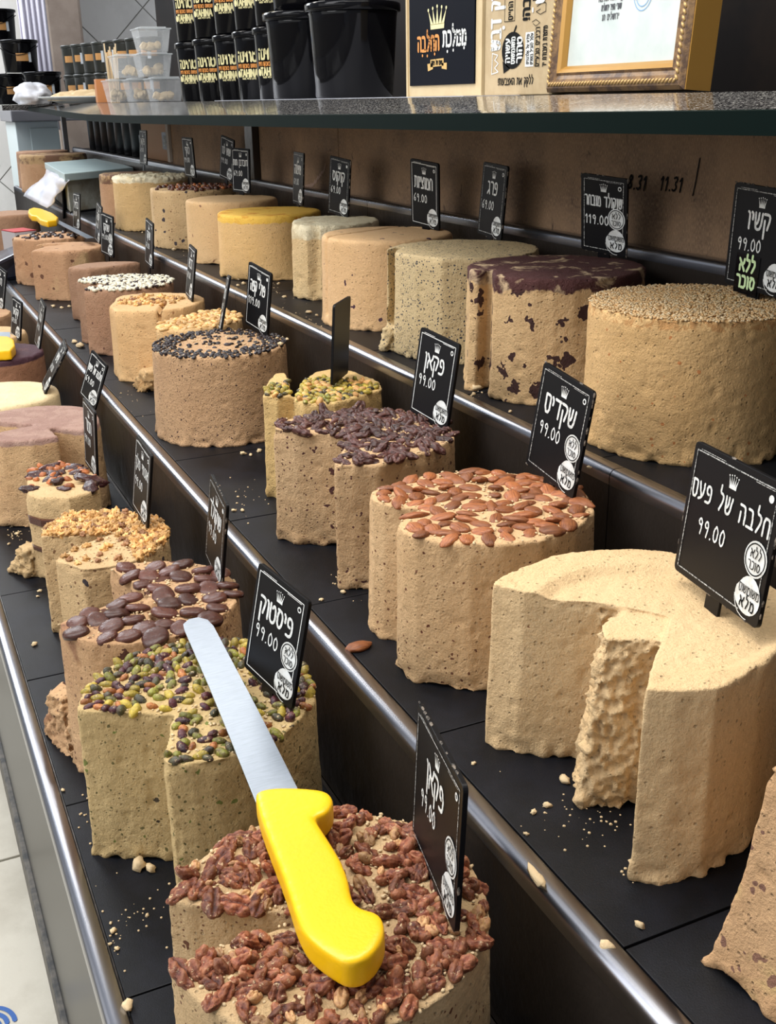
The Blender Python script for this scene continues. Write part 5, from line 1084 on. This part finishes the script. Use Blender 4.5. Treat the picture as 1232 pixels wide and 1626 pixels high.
ink.poly([(KX(835), KY(110)), (KX(848), KY(110)), (KX(848), KY(63)), (KX(835), KY(63))], 0); ink.disc(KX(800), KY(53), .005, 0, 10, .0035); ink.disc(KX(845), KY(34), .003, 0, 10, .0045)
kput(ink.build('white_print', M['white_ink'], kb))
ink = Ink(); ink.text('מידע על אלרגנים', KX(841), KY(86), .0075, .0012, .0006, True, rot=pi/2, fit=.048); ink.text('עלול להכיל בוטנים', KX(847), KY(86), .0075, .0012, .0006, True, rot=pi/2, fit=.050); kput(ink.build('small_print', M['black_ink'], kb))

# gilt frame leaning at the back
M['gilt'] = plain('worn_gilt', (.24, .14, .06), .42, .25, bump=(300, .0006), col2=(.09, .05, .03), scale=60)
M['gold'] = plain('gold_paint', (.40, .215, .045), .38, .3)
P0 = np.array(onx((872, 146), 1.10)); P1 = np.array(onx((1090, 141), 1.085)); P0[2] = P1[2] = ZC+.004
ex = (P1-P0)/np.linalg.norm(P1-P0); Wf = float(np.linalg.norm(P1-P0))
nrm = np.cross(ex, [0, 0, 1]); nrm /= np.linalg.norm(nrm)
if nrm[0] > 0: nrm = -nrm
lean = radians(4); ey = np.array([0, 0, 1])*cos(lean)-nrm*sin(lean); ez = np.cross(ex, ey)
pf = empty('picture_frame', (0, 0, 0), 'carved gilt picture frame holding a stained paper certificate', 'picture frame')
pf.matrix_world = Matrix(((ex[0], ey[0], ez[0], P0[0]), (ex[1], ey[1], ez[1], P0[1]), (ex[2], ey[2], ez[2], P0[2]), (0, 0, 0, 1)))
fwid, Hf, dp = .041, .40, .034
bm = bmesh.new()
prof = [(0, -dp), (0, .004), (.006, .010), (.014, .012), (.020, .006), (.026, .004), (.030, .007), (.036, .003), (fwid, -.004), (fwid, -dp)]
def fr_side(bm, quad):
    pass
corners = [(0, 0), (Wf, 0), (Wf, Hf), (0, Hf)]; dirs = [(1, 1), (-1, 1), (-1, -1), (1, -1)]
def frame_ring(bm, prof):
    rings = [[bm.verts.new((cx+dx*d_, cy+dy*d_, z_)) for d_, z_ in prof] for (cx, cy), (dx, dy) in zip(corners, dirs)]
    for i in range(4):
        a, b_ = rings[i], rings[(i+1) % 4]
        for j in range(len(prof)-1): bm.faces.new((a[j], b_[j], b_[j+1], a[j+1]))
frame_ring(bm, prof[:7]); bm_obj('frame_moulding', bm, M['gilt'], pf)
bm = bmesh.new(); frame_ring(bm, prof[6:]); bm_obj('inner_slip', bm, M['gold'], pf)
# side band of plain gold
bm = bmesh.new(); box(bm, (Wf+.0002, 0, -dp-.006), (Wf+.0022, Hf, .0035)); bm_obj('gold_side', bm, M['gold'], pf)
bm = bmesh.new()
def rope(a, b_):
    L_ = hypot(b_[0]-a[0], b_[1]-a[1]); n = int(L_/.0085)
    for i in range(n):
        t_ = (i+.5)/n; ang = atan2(b_[1]-a[1], b_[0]-a[0])
        bmesh.ops.create_icosphere(bm, subdivisions=1, radius=1, matrix=Matrix.Translation((a[0]+(b_[0]-a[0])*t_, a[1]+(b_[1]-a[1])*t_, .011)) @ Matrix.Rotation(ang+.7, 4, 'Z') @ Matrix.Diagonal((.0062, .0026, .0030, 1)))
e = .012; rope((e, e), (Wf-e, e)); rope((e, e), (e, Hf-e)); rope((Wf-e, e), (Wf-e, Hf-e)); rope((e, Hf-e), (Wf-e, Hf-e))
bm_obj('rope_carving', bm, plain('pale_gilt', (.50, .32, .12), .4, .3), pf, True)  # rope beads in a paler gilt than the moulding
m, nt, p = newmat('stained_paper'); v = coords(nt)
c = mixc(nt, ramp(nt, noise(nt, v, 14, 4, .6), .4, .7), (.56, .61, .58), (.47, .53, .51)); c = mixc(nt, math2(nt, 'MULTIPLY', ramp(nt, noise(nt, v, 75, 4, .7), .70, .76), .8), c, (.12, .05, .03))
nt.links.new(c, p.inputs['Base Color']); p.inputs['Roughness'].default_value = .4; M['paper'] = m
bm = bmesh.new(); box(bm, (fwid-.002, fwid-.002, -dp), (Wf-fwid+.002, Hf-fwid+.002, -.006)); bm_obj('certificate', bm, M['paper'], pf)
cert = pf.children[-1]
ink = Ink(); cxm = Wf*.47; zz = -.0055
for i, t_ in enumerate(('תעודת כשרות', 'תקף ושנה חתימה', 'שערי העיר ירושלים', 'ירושלים תו')): ink.text(t_, cxm-.022, (.150, .134, .120, .106)[i], .0078, .0016, zz, True, fit=(.05, .085, .055, .05)[i])
ink.build('typed_lines', plain('typed_ink', (.06, .06, .07), .6), pf)
ink = Ink(); bx0, by0 = Wf*.63, .142
for r_ in (.029, .023): ink.line([(bx0+r_*.85*cos(a*pi/14), by0+r_*sin(a*pi/14)) for a in range(29)], .0012, zz, False)
for i in range(3): ink.text('חותמת', bx0, by0-.012+i*.009, .006, .0009, zz, True, fit=.028)
ink.build('blue_stamp', plain('stamp_blue', (.16, .34, .60), .6), pf)

# clear food boxes
gm, nt, p = newmat('clear_plastic'); p.inputs['Base Color'].default_value = (.9, .93, .95, 1); p.inputs['Roughness'].default_value = .08; p.inputs['Alpha'].default_value = .15; p.inputs['Specular IOR Level'].default_value = .8
M['clear'] = gm
M['lidc'] = plain('frosted_lid', (.62, .66, .68), .18, 0, .7); M['lidc'].node_tree.nodes['Principled BSDF'].inputs['Alpha'].default_value = .4
def clear_box(X, Y, Z, lab):
    o = empty('clear_food_box', (X, Y, Z), lab, 'container', 'clear boxes of halva pieces')
    b_, t_, h_ = .050, .062, .078
    bm = bmesh.new(); th = .0012
    for s0 in (1,):
        vo = [bm.verts.new((x*s_, y*s_, z)) for z, s_ in ((0, b_), (h_, t_)) for x, y in ((-1, -1), (1, -1), (1, 1), (-1, 1))]
        vi = [bm.verts.new((x*(s_-th), y*(s_-th), z)) for z, s_ in ((th, b_), (h_, t_)) for x, y in ((-1, -1), (1, -1), (1, 1), (-1, 1))]
        bm.faces.new(vo[:4]); bm.faces.new(vi[:4])
        for i in range(4):
            bm.faces.new((vo[i], vo[(i+1) % 4], vo[4+(i+1) % 4], vo[4+i])); bm.faces.new((vi[i], vi[(i+1) % 4], vi[4+(i+1) % 4], vi[4+i])); bm.faces.new((vo[4+i], vo[4+(i+1) % 4], vi[4+(i+1) % 4], vi[4+i]))
    bm_obj('clear_tray', bm, M['clear'], o)
    bm = bmesh.new(); box(bm, (-t_-.004, -t_-.004, h_+.0005), (t_+.004, t_+.004, h_+.006), .002); box(bm, (-t_*.8, -t_*.8, h_+.006), (t_*.8, t_*.8, h_+.011), .002); bm_obj('lid', bm, M['lidc'], o)
    bm = bmesh.new(); r_ = random.Random(int(X*1000+Y*77+Z*13))
    for _ in range(9):
        s_ = r_.uniform(.011, .018); bmesh.ops.create_icosphere(bm, subdivisions=2, radius=s_, matrix=Matrix.Translation((r_.uniform(-.03, .03), r_.uniform(-.03, .03), s_+.002+r_.uniform(0, .02))))
    for v_ in bm.verts: v_.co += v_.co*.0+Vector([mnoise.noise(v_.co*70+Vector((i*9, 0, X*50)))*.006 for i in range(3)])
    for v_ in bm.verts: v_.co.z = max(v_.co.z, .0016)
    bm_obj('halva_pieces', bm, M['crumb'], o)
bxs = [(1.02, 4.78), (1.07, 4.62), (1.12, 4.46)]
rows_ = ['bottom', 'middle', 'top']
for lay, cnt in ((0, 3), (1, 2), (2, 1)):
    for i in range(cnt):
        X, Y = bxs[i+lay*0+ (0 if lay == 0 else 1 if lay == 2 else 0)] if lay != 1 else ((1.045, 4.72), (1.105, 4.55))[i]
        clear_box(X if lay < 2 else 1.11, Y if lay < 2 else 4.56, ZC+.002+lay*.0905, 'clear plastic box of halva pieces, %s layer, %s' % (rows_[lay], ['leftmost', 'second from the left', 'third from the left'][i] if cnt > 1 else 'alone on top'))
# wooden sticks poking out beside the boxes
o = empty('skewer_bunch', (1.02, 4.93, ZC), 'bunch of pale wooden tasting sticks beside the clear boxes', 'sticks')
for i in range(12):
    bm = bmesh.new(); x, y = random.uniform(-.022, .022), random.uniform(-.022, .022)
    prism(bm, [(x-.002, y-.004, 0), (x+.002, y-.004, 0), (x+.002, y+.004, 0), (x-.002, y+.004, 0)], [(x*1.5-.002, y*1.5-.004, .17+.012*(i % 6)), (x*1.5+.002, y*1.5-.004, .17+.012*(i % 6)), (x*1.5+.002, y*1.5+.004, .17+.012*(i % 6)), (x*1.5-.002, y*1.5+.004, .17+.012*(i % 6))]); bm_obj('stick', bm, plain('pale_wood', (.66, .50, .30), .6), o)
# carton edge, orange
bm = bmesh.new(); box(bm, (-.03, -.02, 0), (.03, .02, .095), .002); o = bm_obj('orange_carton', bm, plain('orange_carton', (.50, .20, .07), .6), None); o.location = (1.0, 5.05, ZC+.001); tag(o, 'small orange-brown carton behind the clear boxes', 'box')

# rows of small dark jars with orange labels
M['olive'] = plain('dark_olive_plastic', (.020, .022, .018), .35); M['olabel'] = plain('orange_label', (.52, .26, .08), .5); M['wlabel'] = plain('white_barcode_label', (.62, .68, .74), .5)
def sticker(o, r_, x0, x1, y0, y1, mat, name):
    ink = Ink(); n = 6
    for i in range(n):
        a, b_ = x0+(x1-x0)*i/n, x0+(x1-x0)*(i+1)/n; ink.poly([(a, y0), (b_, y0), (b_, y1), (a, y1)], 0)
    ink.v = [((r_+.001)*cos(pi+x/r_), (r_+.001)*sin(pi+x/r_), y) for x, y, z in ink.v]; ink.build(name, mat, o)
for lay in (0, 1):
    for i in range(8):
        t_ = i/7; X, Y = 1.065+.20*t_, 6.02-.80*t_
        o, _ = tub(0, X, .058, .135, 'small dark jar with orange label, %s row, %s in the far stack' % (('lower', 'upper')[lay], ['first from left', 'second from left', 'third from left', 'fourth from left', 'fifth from left', 'sixth from left', 'seventh from left', 'rightmost'][i]), ZC+.001+lay*.136, 'dark_jar', 'small dark jars with orange labels', 'jar', M['olive'], 1.06, .93, Y)
        c0 = off(o, .058); sticker(o, .0565, c0-.045, c0+.03, .055, .085, M['olabel'], 'orange_label')
        if i in (1, 3, 4, 7): sticker(o, .0572, c0-.012, c0+.004, .045, .095, M['wlabel'], 'barcode_label')
# bigger far buckets with handles
for (px, py, Y, nm, lay) in ((25, 140, 6.75, 'middle', 1), (40, 140, 6.72, 'lower right', 0), (58, 140, 6.5, 'x', 0), (-8, 140, 6.9, 'lower left', 0), (0, 50, 6.9, 'upper', 2)):
    pass
for X, Y, lay, lab in ((.985, 6.60, 0, 'black handled bucket at the bottom right of the far left stack'), (.86, 7.0, 0, 'black handled bucket at the bottom left of the far left stack'), (.90, 6.74, 1, 'black handled bucket in the middle of the far left stack'), (.83, 6.95, 2, 'black handled bucket at the top of the far left stack')):
    o, _ = tub(0, X, .098, .165, lab, ZC+.0012+lay*.166, 'handled_bucket', None, 'bucket', M['gloss_black'], 1.07, .9, Y)
    c0 = off(o, .098); sticker(o, .094, c0-.015, c0+.05, .055, .095, M['olabel'], 'gold_label'); sticker(o, .0945, c0+.052, c0+.068, .05, .10, M['wlabel'], 'barcode_label')
    bm = bmesh.new(); prev = None
    pts = [Vector((.104*cos(pi+ (c0/.098)+a), .104*sin(pi+(c0/.098)+a), .135-.05*cos(a*.95)**2)) for a in [(-1.5+3*i/14) for i in range(15)]]
    for a, b_ in zip(pts, pts[1:]):
        d = (b_-a).normalized(); s_ = d.cross(Vector((0, 0, 1))).normalized()*.0018; u_ = Vector((0, 0, .0018))
        prism(bm, [a-s_-u_, a+s_-u_, a+s_+u_, a-s_+u_], [b_-s_-u_, b_+s_-u_, b_+s_+u_, b_-s_+u_])
    bm_obj('wire_handle', bm, M['black'], o)
# shelf extension carrying those far buckets
bm = bmesh.new(); box(bm, (.72, 6.3, -.028), (.9595, 7.4, -.0006)); bm_obj('far_slab', bm, M['granite'], sh)
o = empty('paper_cup', (1.135, 6.56, ZC+.001), 'dark paper cup with a steam swirl beside the far buckets', 'cup')
bm = bmesh.new(); lathe(bm, [(.030, 0), (.031, .004), (.042, .12)], 28); bm_obj('cup_body', bm, plain('dark_brown_paper', (.022, .014, .012), .5), o, True)
bm = bmesh.new(); lathe(bm, [(.044, .119), (.044, .127), (.038, .132)], 28); bm_obj('cup_lid', bm, plain('grey_lid', (.42, .42, .44), .4), o, True)
ink = Ink(); c0 = off(o, .04); ink.line([(c0+.006*sin(t_*5), .03+.05*t_) for t_ in [i/8 for i in range(9)]], .004, 0); ink.disc(c0, .028, .009, 0, 10)
ink.v = [((.031+.011*y/.12+.0008)*cos(pi+x/.04), (.031+.011*y/.12+.0008)*sin(pi+x/.04), y) for x, y, z in ink.v]; ink.build('steam_emblem', M['orange_ink'], o)
# platter with halva offcuts
PX, PY = .985, 5.42
o = empty('platter', (PX, PY, ZC+.001), 'long white oval platter heaped with crumbled halva on the shelf', 'platter')
bm = bmesh.new(); seg = 44
pr = [(.55, 0), (.60, .004), (.92, .022), (1.0, .027), (1.0, .030), (.90, .026), (.58, .008)]
rg = [[bm.verts.new((.205*r_*cos(2*pi*i/seg), .115*r_*sin(2*pi*i/seg), z_)) for i in range(seg)] for r_, z_ in pr]
for a, b_ in zip(rg, rg[1:]):
    for i in range(seg): bm.faces.new((a[i], a[(i+1) % seg], b_[(i+1) % seg], b_[i]))
bm.faces.new(rg[0][::-1]); bm.faces.new(rg[-1]); bm_obj('dish', bm, plain('white_china', (.66, .70, .70), .25), o, True)
bm = bmesh.new(); bmesh.ops.create_icosphere(bm, subdivisions=4, radius=1)
for v_ in bm.verts:
    u_ = v_.co.copy(); v_.co = Vector((u_.x*.165, u_.y*.085, max(0, u_.z)*.036+.012)); v_.co.z += max(0, u_.z)*(abs(mnoise.noise(u_*7))*.03); v_.co.x += mnoise.noise(u_*9+Vector((5, 0, 0)))*.012
ob = bm_obj('crumbled_halva', bm, M['crumb'], o); ob['kind'] = 'stuff'
# white plastic bag on the shelf
def crumple(name, loc, sx, sy, sz, mat, lab, cat, seed, fr=2.0, amt=.45):
    bm = bmesh.new(); bmesh.ops.create_icosphere(bm, subdivisions=4, radius=1); off_ = Vector((seed*3.1, seed*1.7, seed))
    for v_ in bm.verts:
        u_ = v_.co.copy(); r_ = 1+amt*(mnoise.noise(u_*fr+off_)+.5*abs(mnoise.noise(u_*fr*2.4+off_))); v_.co = Vector((u_.x*sx*r_, u_.y*sy*r_, max(-.0, (u_.z*r_+.75)/1.75)*sz))
    o = bm_obj(name, bm, mat, None, True); o.location = loc; return tag(o, lab, cat)
M['white_bag'] = plain('white_plastic_bag', (.74, .75, .80), .35); M['blue_bag'] = plain('blue_plastic_bag', (.04, .22, .52), .35)
crumple('plastic_bag', (.84, 6.02, ZC-.001), .085, .19, .10, M['white_bag'], 'crumpled white plastic bag lying on the far left end of the shelf', 'bag', 3, 1.5, .35)

# ---------------------------------------------------------------- between the steps, far left
# white lidded box on the top step
o = empty('white_box', (.9, 4.9, Z3), 'large off-white metal box with a pale blue lid on the top step', 'box')
A_, B_, C_, D_ = [np.array(onz(q, ZC-.25)) for q in ((70.5, 258), (102, 276), (150, 272), (196, 252))]
Cq = B_+(C_-B_)*2.9; Cq[0] = min(Cq[0], 1.02); Dq = A_+(Cq-B_)
def loc4(z_, s_=1.0):
    cen = (A_+B_+Cq+Dq)/4
    return [tuple((cen+(q-cen)*s_-np.array([.9, 4.9, 0]))[:2])+(z_,) for q in (A_, B_, Cq, Dq)]
hz = ZC-.25-Z3
bm = bmesh.new(); prism(bm, loc4(hz-.028), loc4(hz), .003); bm_obj('lid', bm, plain('pale_blue_lid', (.50, .62, .62), .3, col2=(.45, .57, .58), scale=6), o)
bm = bmesh.new(); prism(bm, loc4(.006, .93), loc4(hz-.0285, .93), .003); bm_obj('box_body', bm, plain('off_white_enamel', (.46, .48, .43), .45, col2=(.27, .24, .17), scale=9), o)
bm = bmesh.new(); prism(bm, loc4(0, .95), loc4(.006, .95)); bm_obj('foot_rim', bm, M['black'], o)
# plastic sheet hanging from the lid
bm = bmesh.new(); q = [onz((72, 268), ZC-.27), onz((106, 284), ZC-.27), onz((70, 328), ZC-.385), onz((37, 311), ZC-.385)]
grid = []
for j in range(9):
    row = []
    for i in range(9):
        s_, t_ = i/8, j/8; a = Vector(q[0]).lerp(Vector(q[1]), s_); b_ = Vector(q[3]).lerp(Vector(q[2]), s_); c_ = a.lerp(b_, t_)
        c_ += Vector((-.02, -.02, .01))*mnoise.noise(c_*14)*1.2+Vector((0, -.03, 0)); row.append(bm.verts.new(c_))
    grid.append(row)
for j in range(8):
    for i in range(8): bm.faces.new((grid[j][i], grid[j][i+1], grid[j+1][i+1], grid[j+1][i]))
o = bm_obj('plastic_sleeve', bm, plain('milky_plastic', (.62, .62, .68), .2, 0, .7), None, True); md = o.modifiers.new('t', 'SOLIDIFY'); md.thickness = .003
tag(o, 'crumpled clear plastic sleeve hanging from the white box', 'plastic sleeve')
# red and white carton and dark bin at the left end of the middle step
bm = bmesh.new(); box(bm, (-.045, -.06, 0), (.045, .06, .13), .002); o = bm_obj('white_carton', bm, plain('white_carton', (.52, .47, .46), .5), None); P = onz((47, 395), Z2); o.location = (.52, 4.55, Z2); o.rotation_euler.z = .3; tag(o, 'small white carton with red top behind the crumbly halva', 'box')
bm = bmesh.new(); box(bm, (-.0455, -.0605, .1301), (.0455, .0605, .133)); bm_obj('red_flap', bm, plain('red_print', (.45, .035, .04), .5), o)
bm = bmesh.new(); P = onz((8, 418), Z2)
prism(bm, [(-.10, -.18, 0), (.045, -.12, 0), (.045, .12, 0), (-.10, .12, 0)], [(-.12, -.22, .06), (.06, -.12, .115), (.06, .12, .10), (-.12, .12, .05)], .012)
o = bm_obj('dark_scoop_bin', bm, plain('dark_blue_plastic', (.02, .028, .05), .22), None, False); o.location = (.462, 4.30, Z2); tag(o, 'dark glossy plastic bin at the left edge of the middle step', 'bin')
# tan cardboard box on the top step end, seen under the shelf
o = empty('cardboard_box', (1.30, 5.2, 0), None, None)
bpy.data.objects.remove(o)
# things seen under the shelf between the posts: back counter with dark jars and pale cabinets
o = empty('cardboard_box', (1.16, 4.62, ZC-.2215), 'tan cardboard box with black sticker under the shelf', 'box')
bm = bmesh.new(); box(bm, (-.05, -.30, 0), (.25, .26, .165), .002); bm_obj('carton_body', bm, plain('tan_cardboard', (.36, .19, .095), .7), o)
bm = bmesh.new(); box(bm, (-.0515, -.21, .045), (-.0502, -.10, .110)); st = bm_obj('black_sticker', bm, M['black'], o)
ink = Ink(); ink.text('BIS', .155, .062, .032, .008, 0, False, smooth=0); ob = ink.build('sticker_lettering', M['chalk'], o); put(ob, -.0522, 0, 0)
for i in range(7):
    Y = 4.99+i*.165
    o, _ = tub(0, 1.16, .075, .165, 'dark tall jar under the shelf, %s of the row' % ['first', 'second', 'third', 'fourth', 'fifth', 'sixth', 'last'][i], ZC-.2215, 'dark_jar', 'dark jars under the shelf', 'jar', M['black'], 1.04, .95, Y)
    c0 = off(o, .075); sticker(o, .074, c0-.03, c0+.02, .05, .09, M['olabel'] if i % 2 else M['wlabel'], 'label')
for Y in (6.28,):
    bm = bmesh.new(); box(bm, (-.012, -.012, 0), (.012, .012, ZC-.042)); o = bm_obj('support_post', bm, plain('brushed_post', (.25, .25, .26), .35, .8), None); o.location = (1.02, Y, 0); tag(o, 'slim steel post holding up the far end of the shelf', 'post')
# white cabinets, curtain, pillar, far counter
def big(name, a, b_, mat, lab, cat):
    o = empty(name, ((a[0]+b_[0])/2, (a[1]+b_[1])/2, a[2]), lab, cat); cx, cy = (a[0]+b_[0])/2, (a[1]+b_[1])/2
    bm = bmesh.new(); box(bm, (a[0]-cx, a[1]-cy, 0), (b_[0]-cx, b_[1]-cy, b_[2]-a[2]), .006); bm_obj('cabinet_body', bm, mat, o); return o, (b_[0]-a[0]), (b_[1]-a[1]), b_[2]-a[2]
P = ony((28, 230), 7.7); Q = ony((92, 192), 7.7)
o, wx, wy, wz = big('white_cabinet', (P[0], 7.7, 0), (Q[0], 8.2, Q[2]), plain('cool_white_enamel', (.55, .62, .62), .35), 'pale grey-white metal cabinet in the far left background', 'cabinet')
bm = bmesh.new(); box(bm, (-wx*.18, -wy/2-.012, .15), (wx*.46, -wy/2-.001, wz-.04), .003); bm_obj('door', bm, plain('cabinet_door', (.48, .56, .56), .35), o)
o, wx, wy, wz = big('hood', (P[0]-.03, 7.6, Q[2]+.001), (ony((150, 180), 7.7)[0], 8.2, Q[2]+.07), plain('grey_trim', (.24, .24, .26), .4, .5), 'grey metal top panel over the white cabinet', 'panel')
P = ony((92, 230), 7.9); Q = ony((102, 190), 7.9)
P1_, P2_ = ony((70, 0), 8.6), ony((127, 0), 8.6)
pl_ = struct(empty('trim_2', (0, 0, 0)))
bm = bmesh.new(); box(bm, (P1_[0], 8.6, 0), (P2_[0], 9.1, 3.4), .02); bm_obj('pillar', bm, plain('beige_pillar', (.34, .27, .22), .7, col2=(.26, .20, .16), scale=3), pl_)
P1_, P2_ = ony((26, 0), 8.3), ony((72, 0), 8.3)
bm = bmesh.new(); n = 26; Wd = P2_[0]-P1_[0]; vv = []
for i in range(n+1):
    x = P1_[0]+Wd*i/n; yy = 8.3+.025*sin(i*1.3); vv.append((bm.verts.new((x, yy, 1.45)), bm.verts.new((x, yy+.005*sin(i), 2.6))))
for a, b_ in zip(vv, vv[1:]): bm.faces.new((a[0], b_[0], b_[1], a[1]))
o = bm_obj('white_curtain', bm, plain('white_cloth', (.62, .60, .68), .8), None, True); md = o.modifiers.new('t', 'SOLIDIFY'); md.thickness = .004; tag(o, 'hanging white cloth curtain in the far left background', 'curtain')
bm = bmesh.new(); box(bm, (P1_[0]-.2, 8.28, 2.6), (P2_[0]+.1, 8.32, 2.63)); o = bm_obj('curtain_rail', bm, M['black'], None); tag(o, 'dark rail from which the white curtain hangs', 'rail')
# white basin of cream at the left edge, blue bag behind
P = ony((5, 262), 6.6)
o = empty('white_tub', (.50, 6.62, Z2+.0), 'tall white tub filled to the brim with white cream, far left', 'tub')
bm = bmesh.new(); lathe(bm, [(.16, 0), (.165, .01), (.20, .27), (.205, .275)], 36); bm_obj('tub_body', bm, plain('dull_white_plastic', (.40, .42, .42), .4), o, True)
bm = bmesh.new(); bmesh.ops.create_icosphere(bm, subdivisions=4, radius=1)
for v_ in bm.verts: v_.co = Vector((v_.co.x*.195, v_.co.y*.195, .272+max(0, v_.co.z)*(.03+.03*abs(mnoise.noise(v_.co*3)))))
bm_obj('cream', bm, plain('white_cream', (.74, .72, .56), .6), o, True)
bm = bmesh.new(); box(bm, (-.45, -.4, 0), (.2, 1.6, Z2), .005); o = bm_obj('side_table', bm, plain('side_table_grey', (.28, .26, .25), .5), None); o.location = (.48, 6.65, 0); tag(o, 'grey side table carrying the white tub at the far left', 'table')
crumple('blue_bag', (.50, 7.1, Z2+.0), .16, .16, .42, M['blue_bag'], 'crumpled bright blue plastic bag at the far left edge', 'bag', 8)
bm = bmesh.new(); box(bm, (-.10, -.08, 0), (.10, .08, .33), .004); o = bm_obj('milk_carton', bm, plain('printed_white_carton', (.55, .60, .52), .5, col2=(.50, .10, .12), scale=9), None); o.location = (.63, 7.45, Z2); tag(o, 'white carton with red print behind the white tub', 'box')
# wall on the aisle's far side, left
wallbox('wall_left', (-2.62, -1, 0), (-2.6, 9.2, 1.0), plain('aisle_counter_front', (.3, .29, .27), .6))
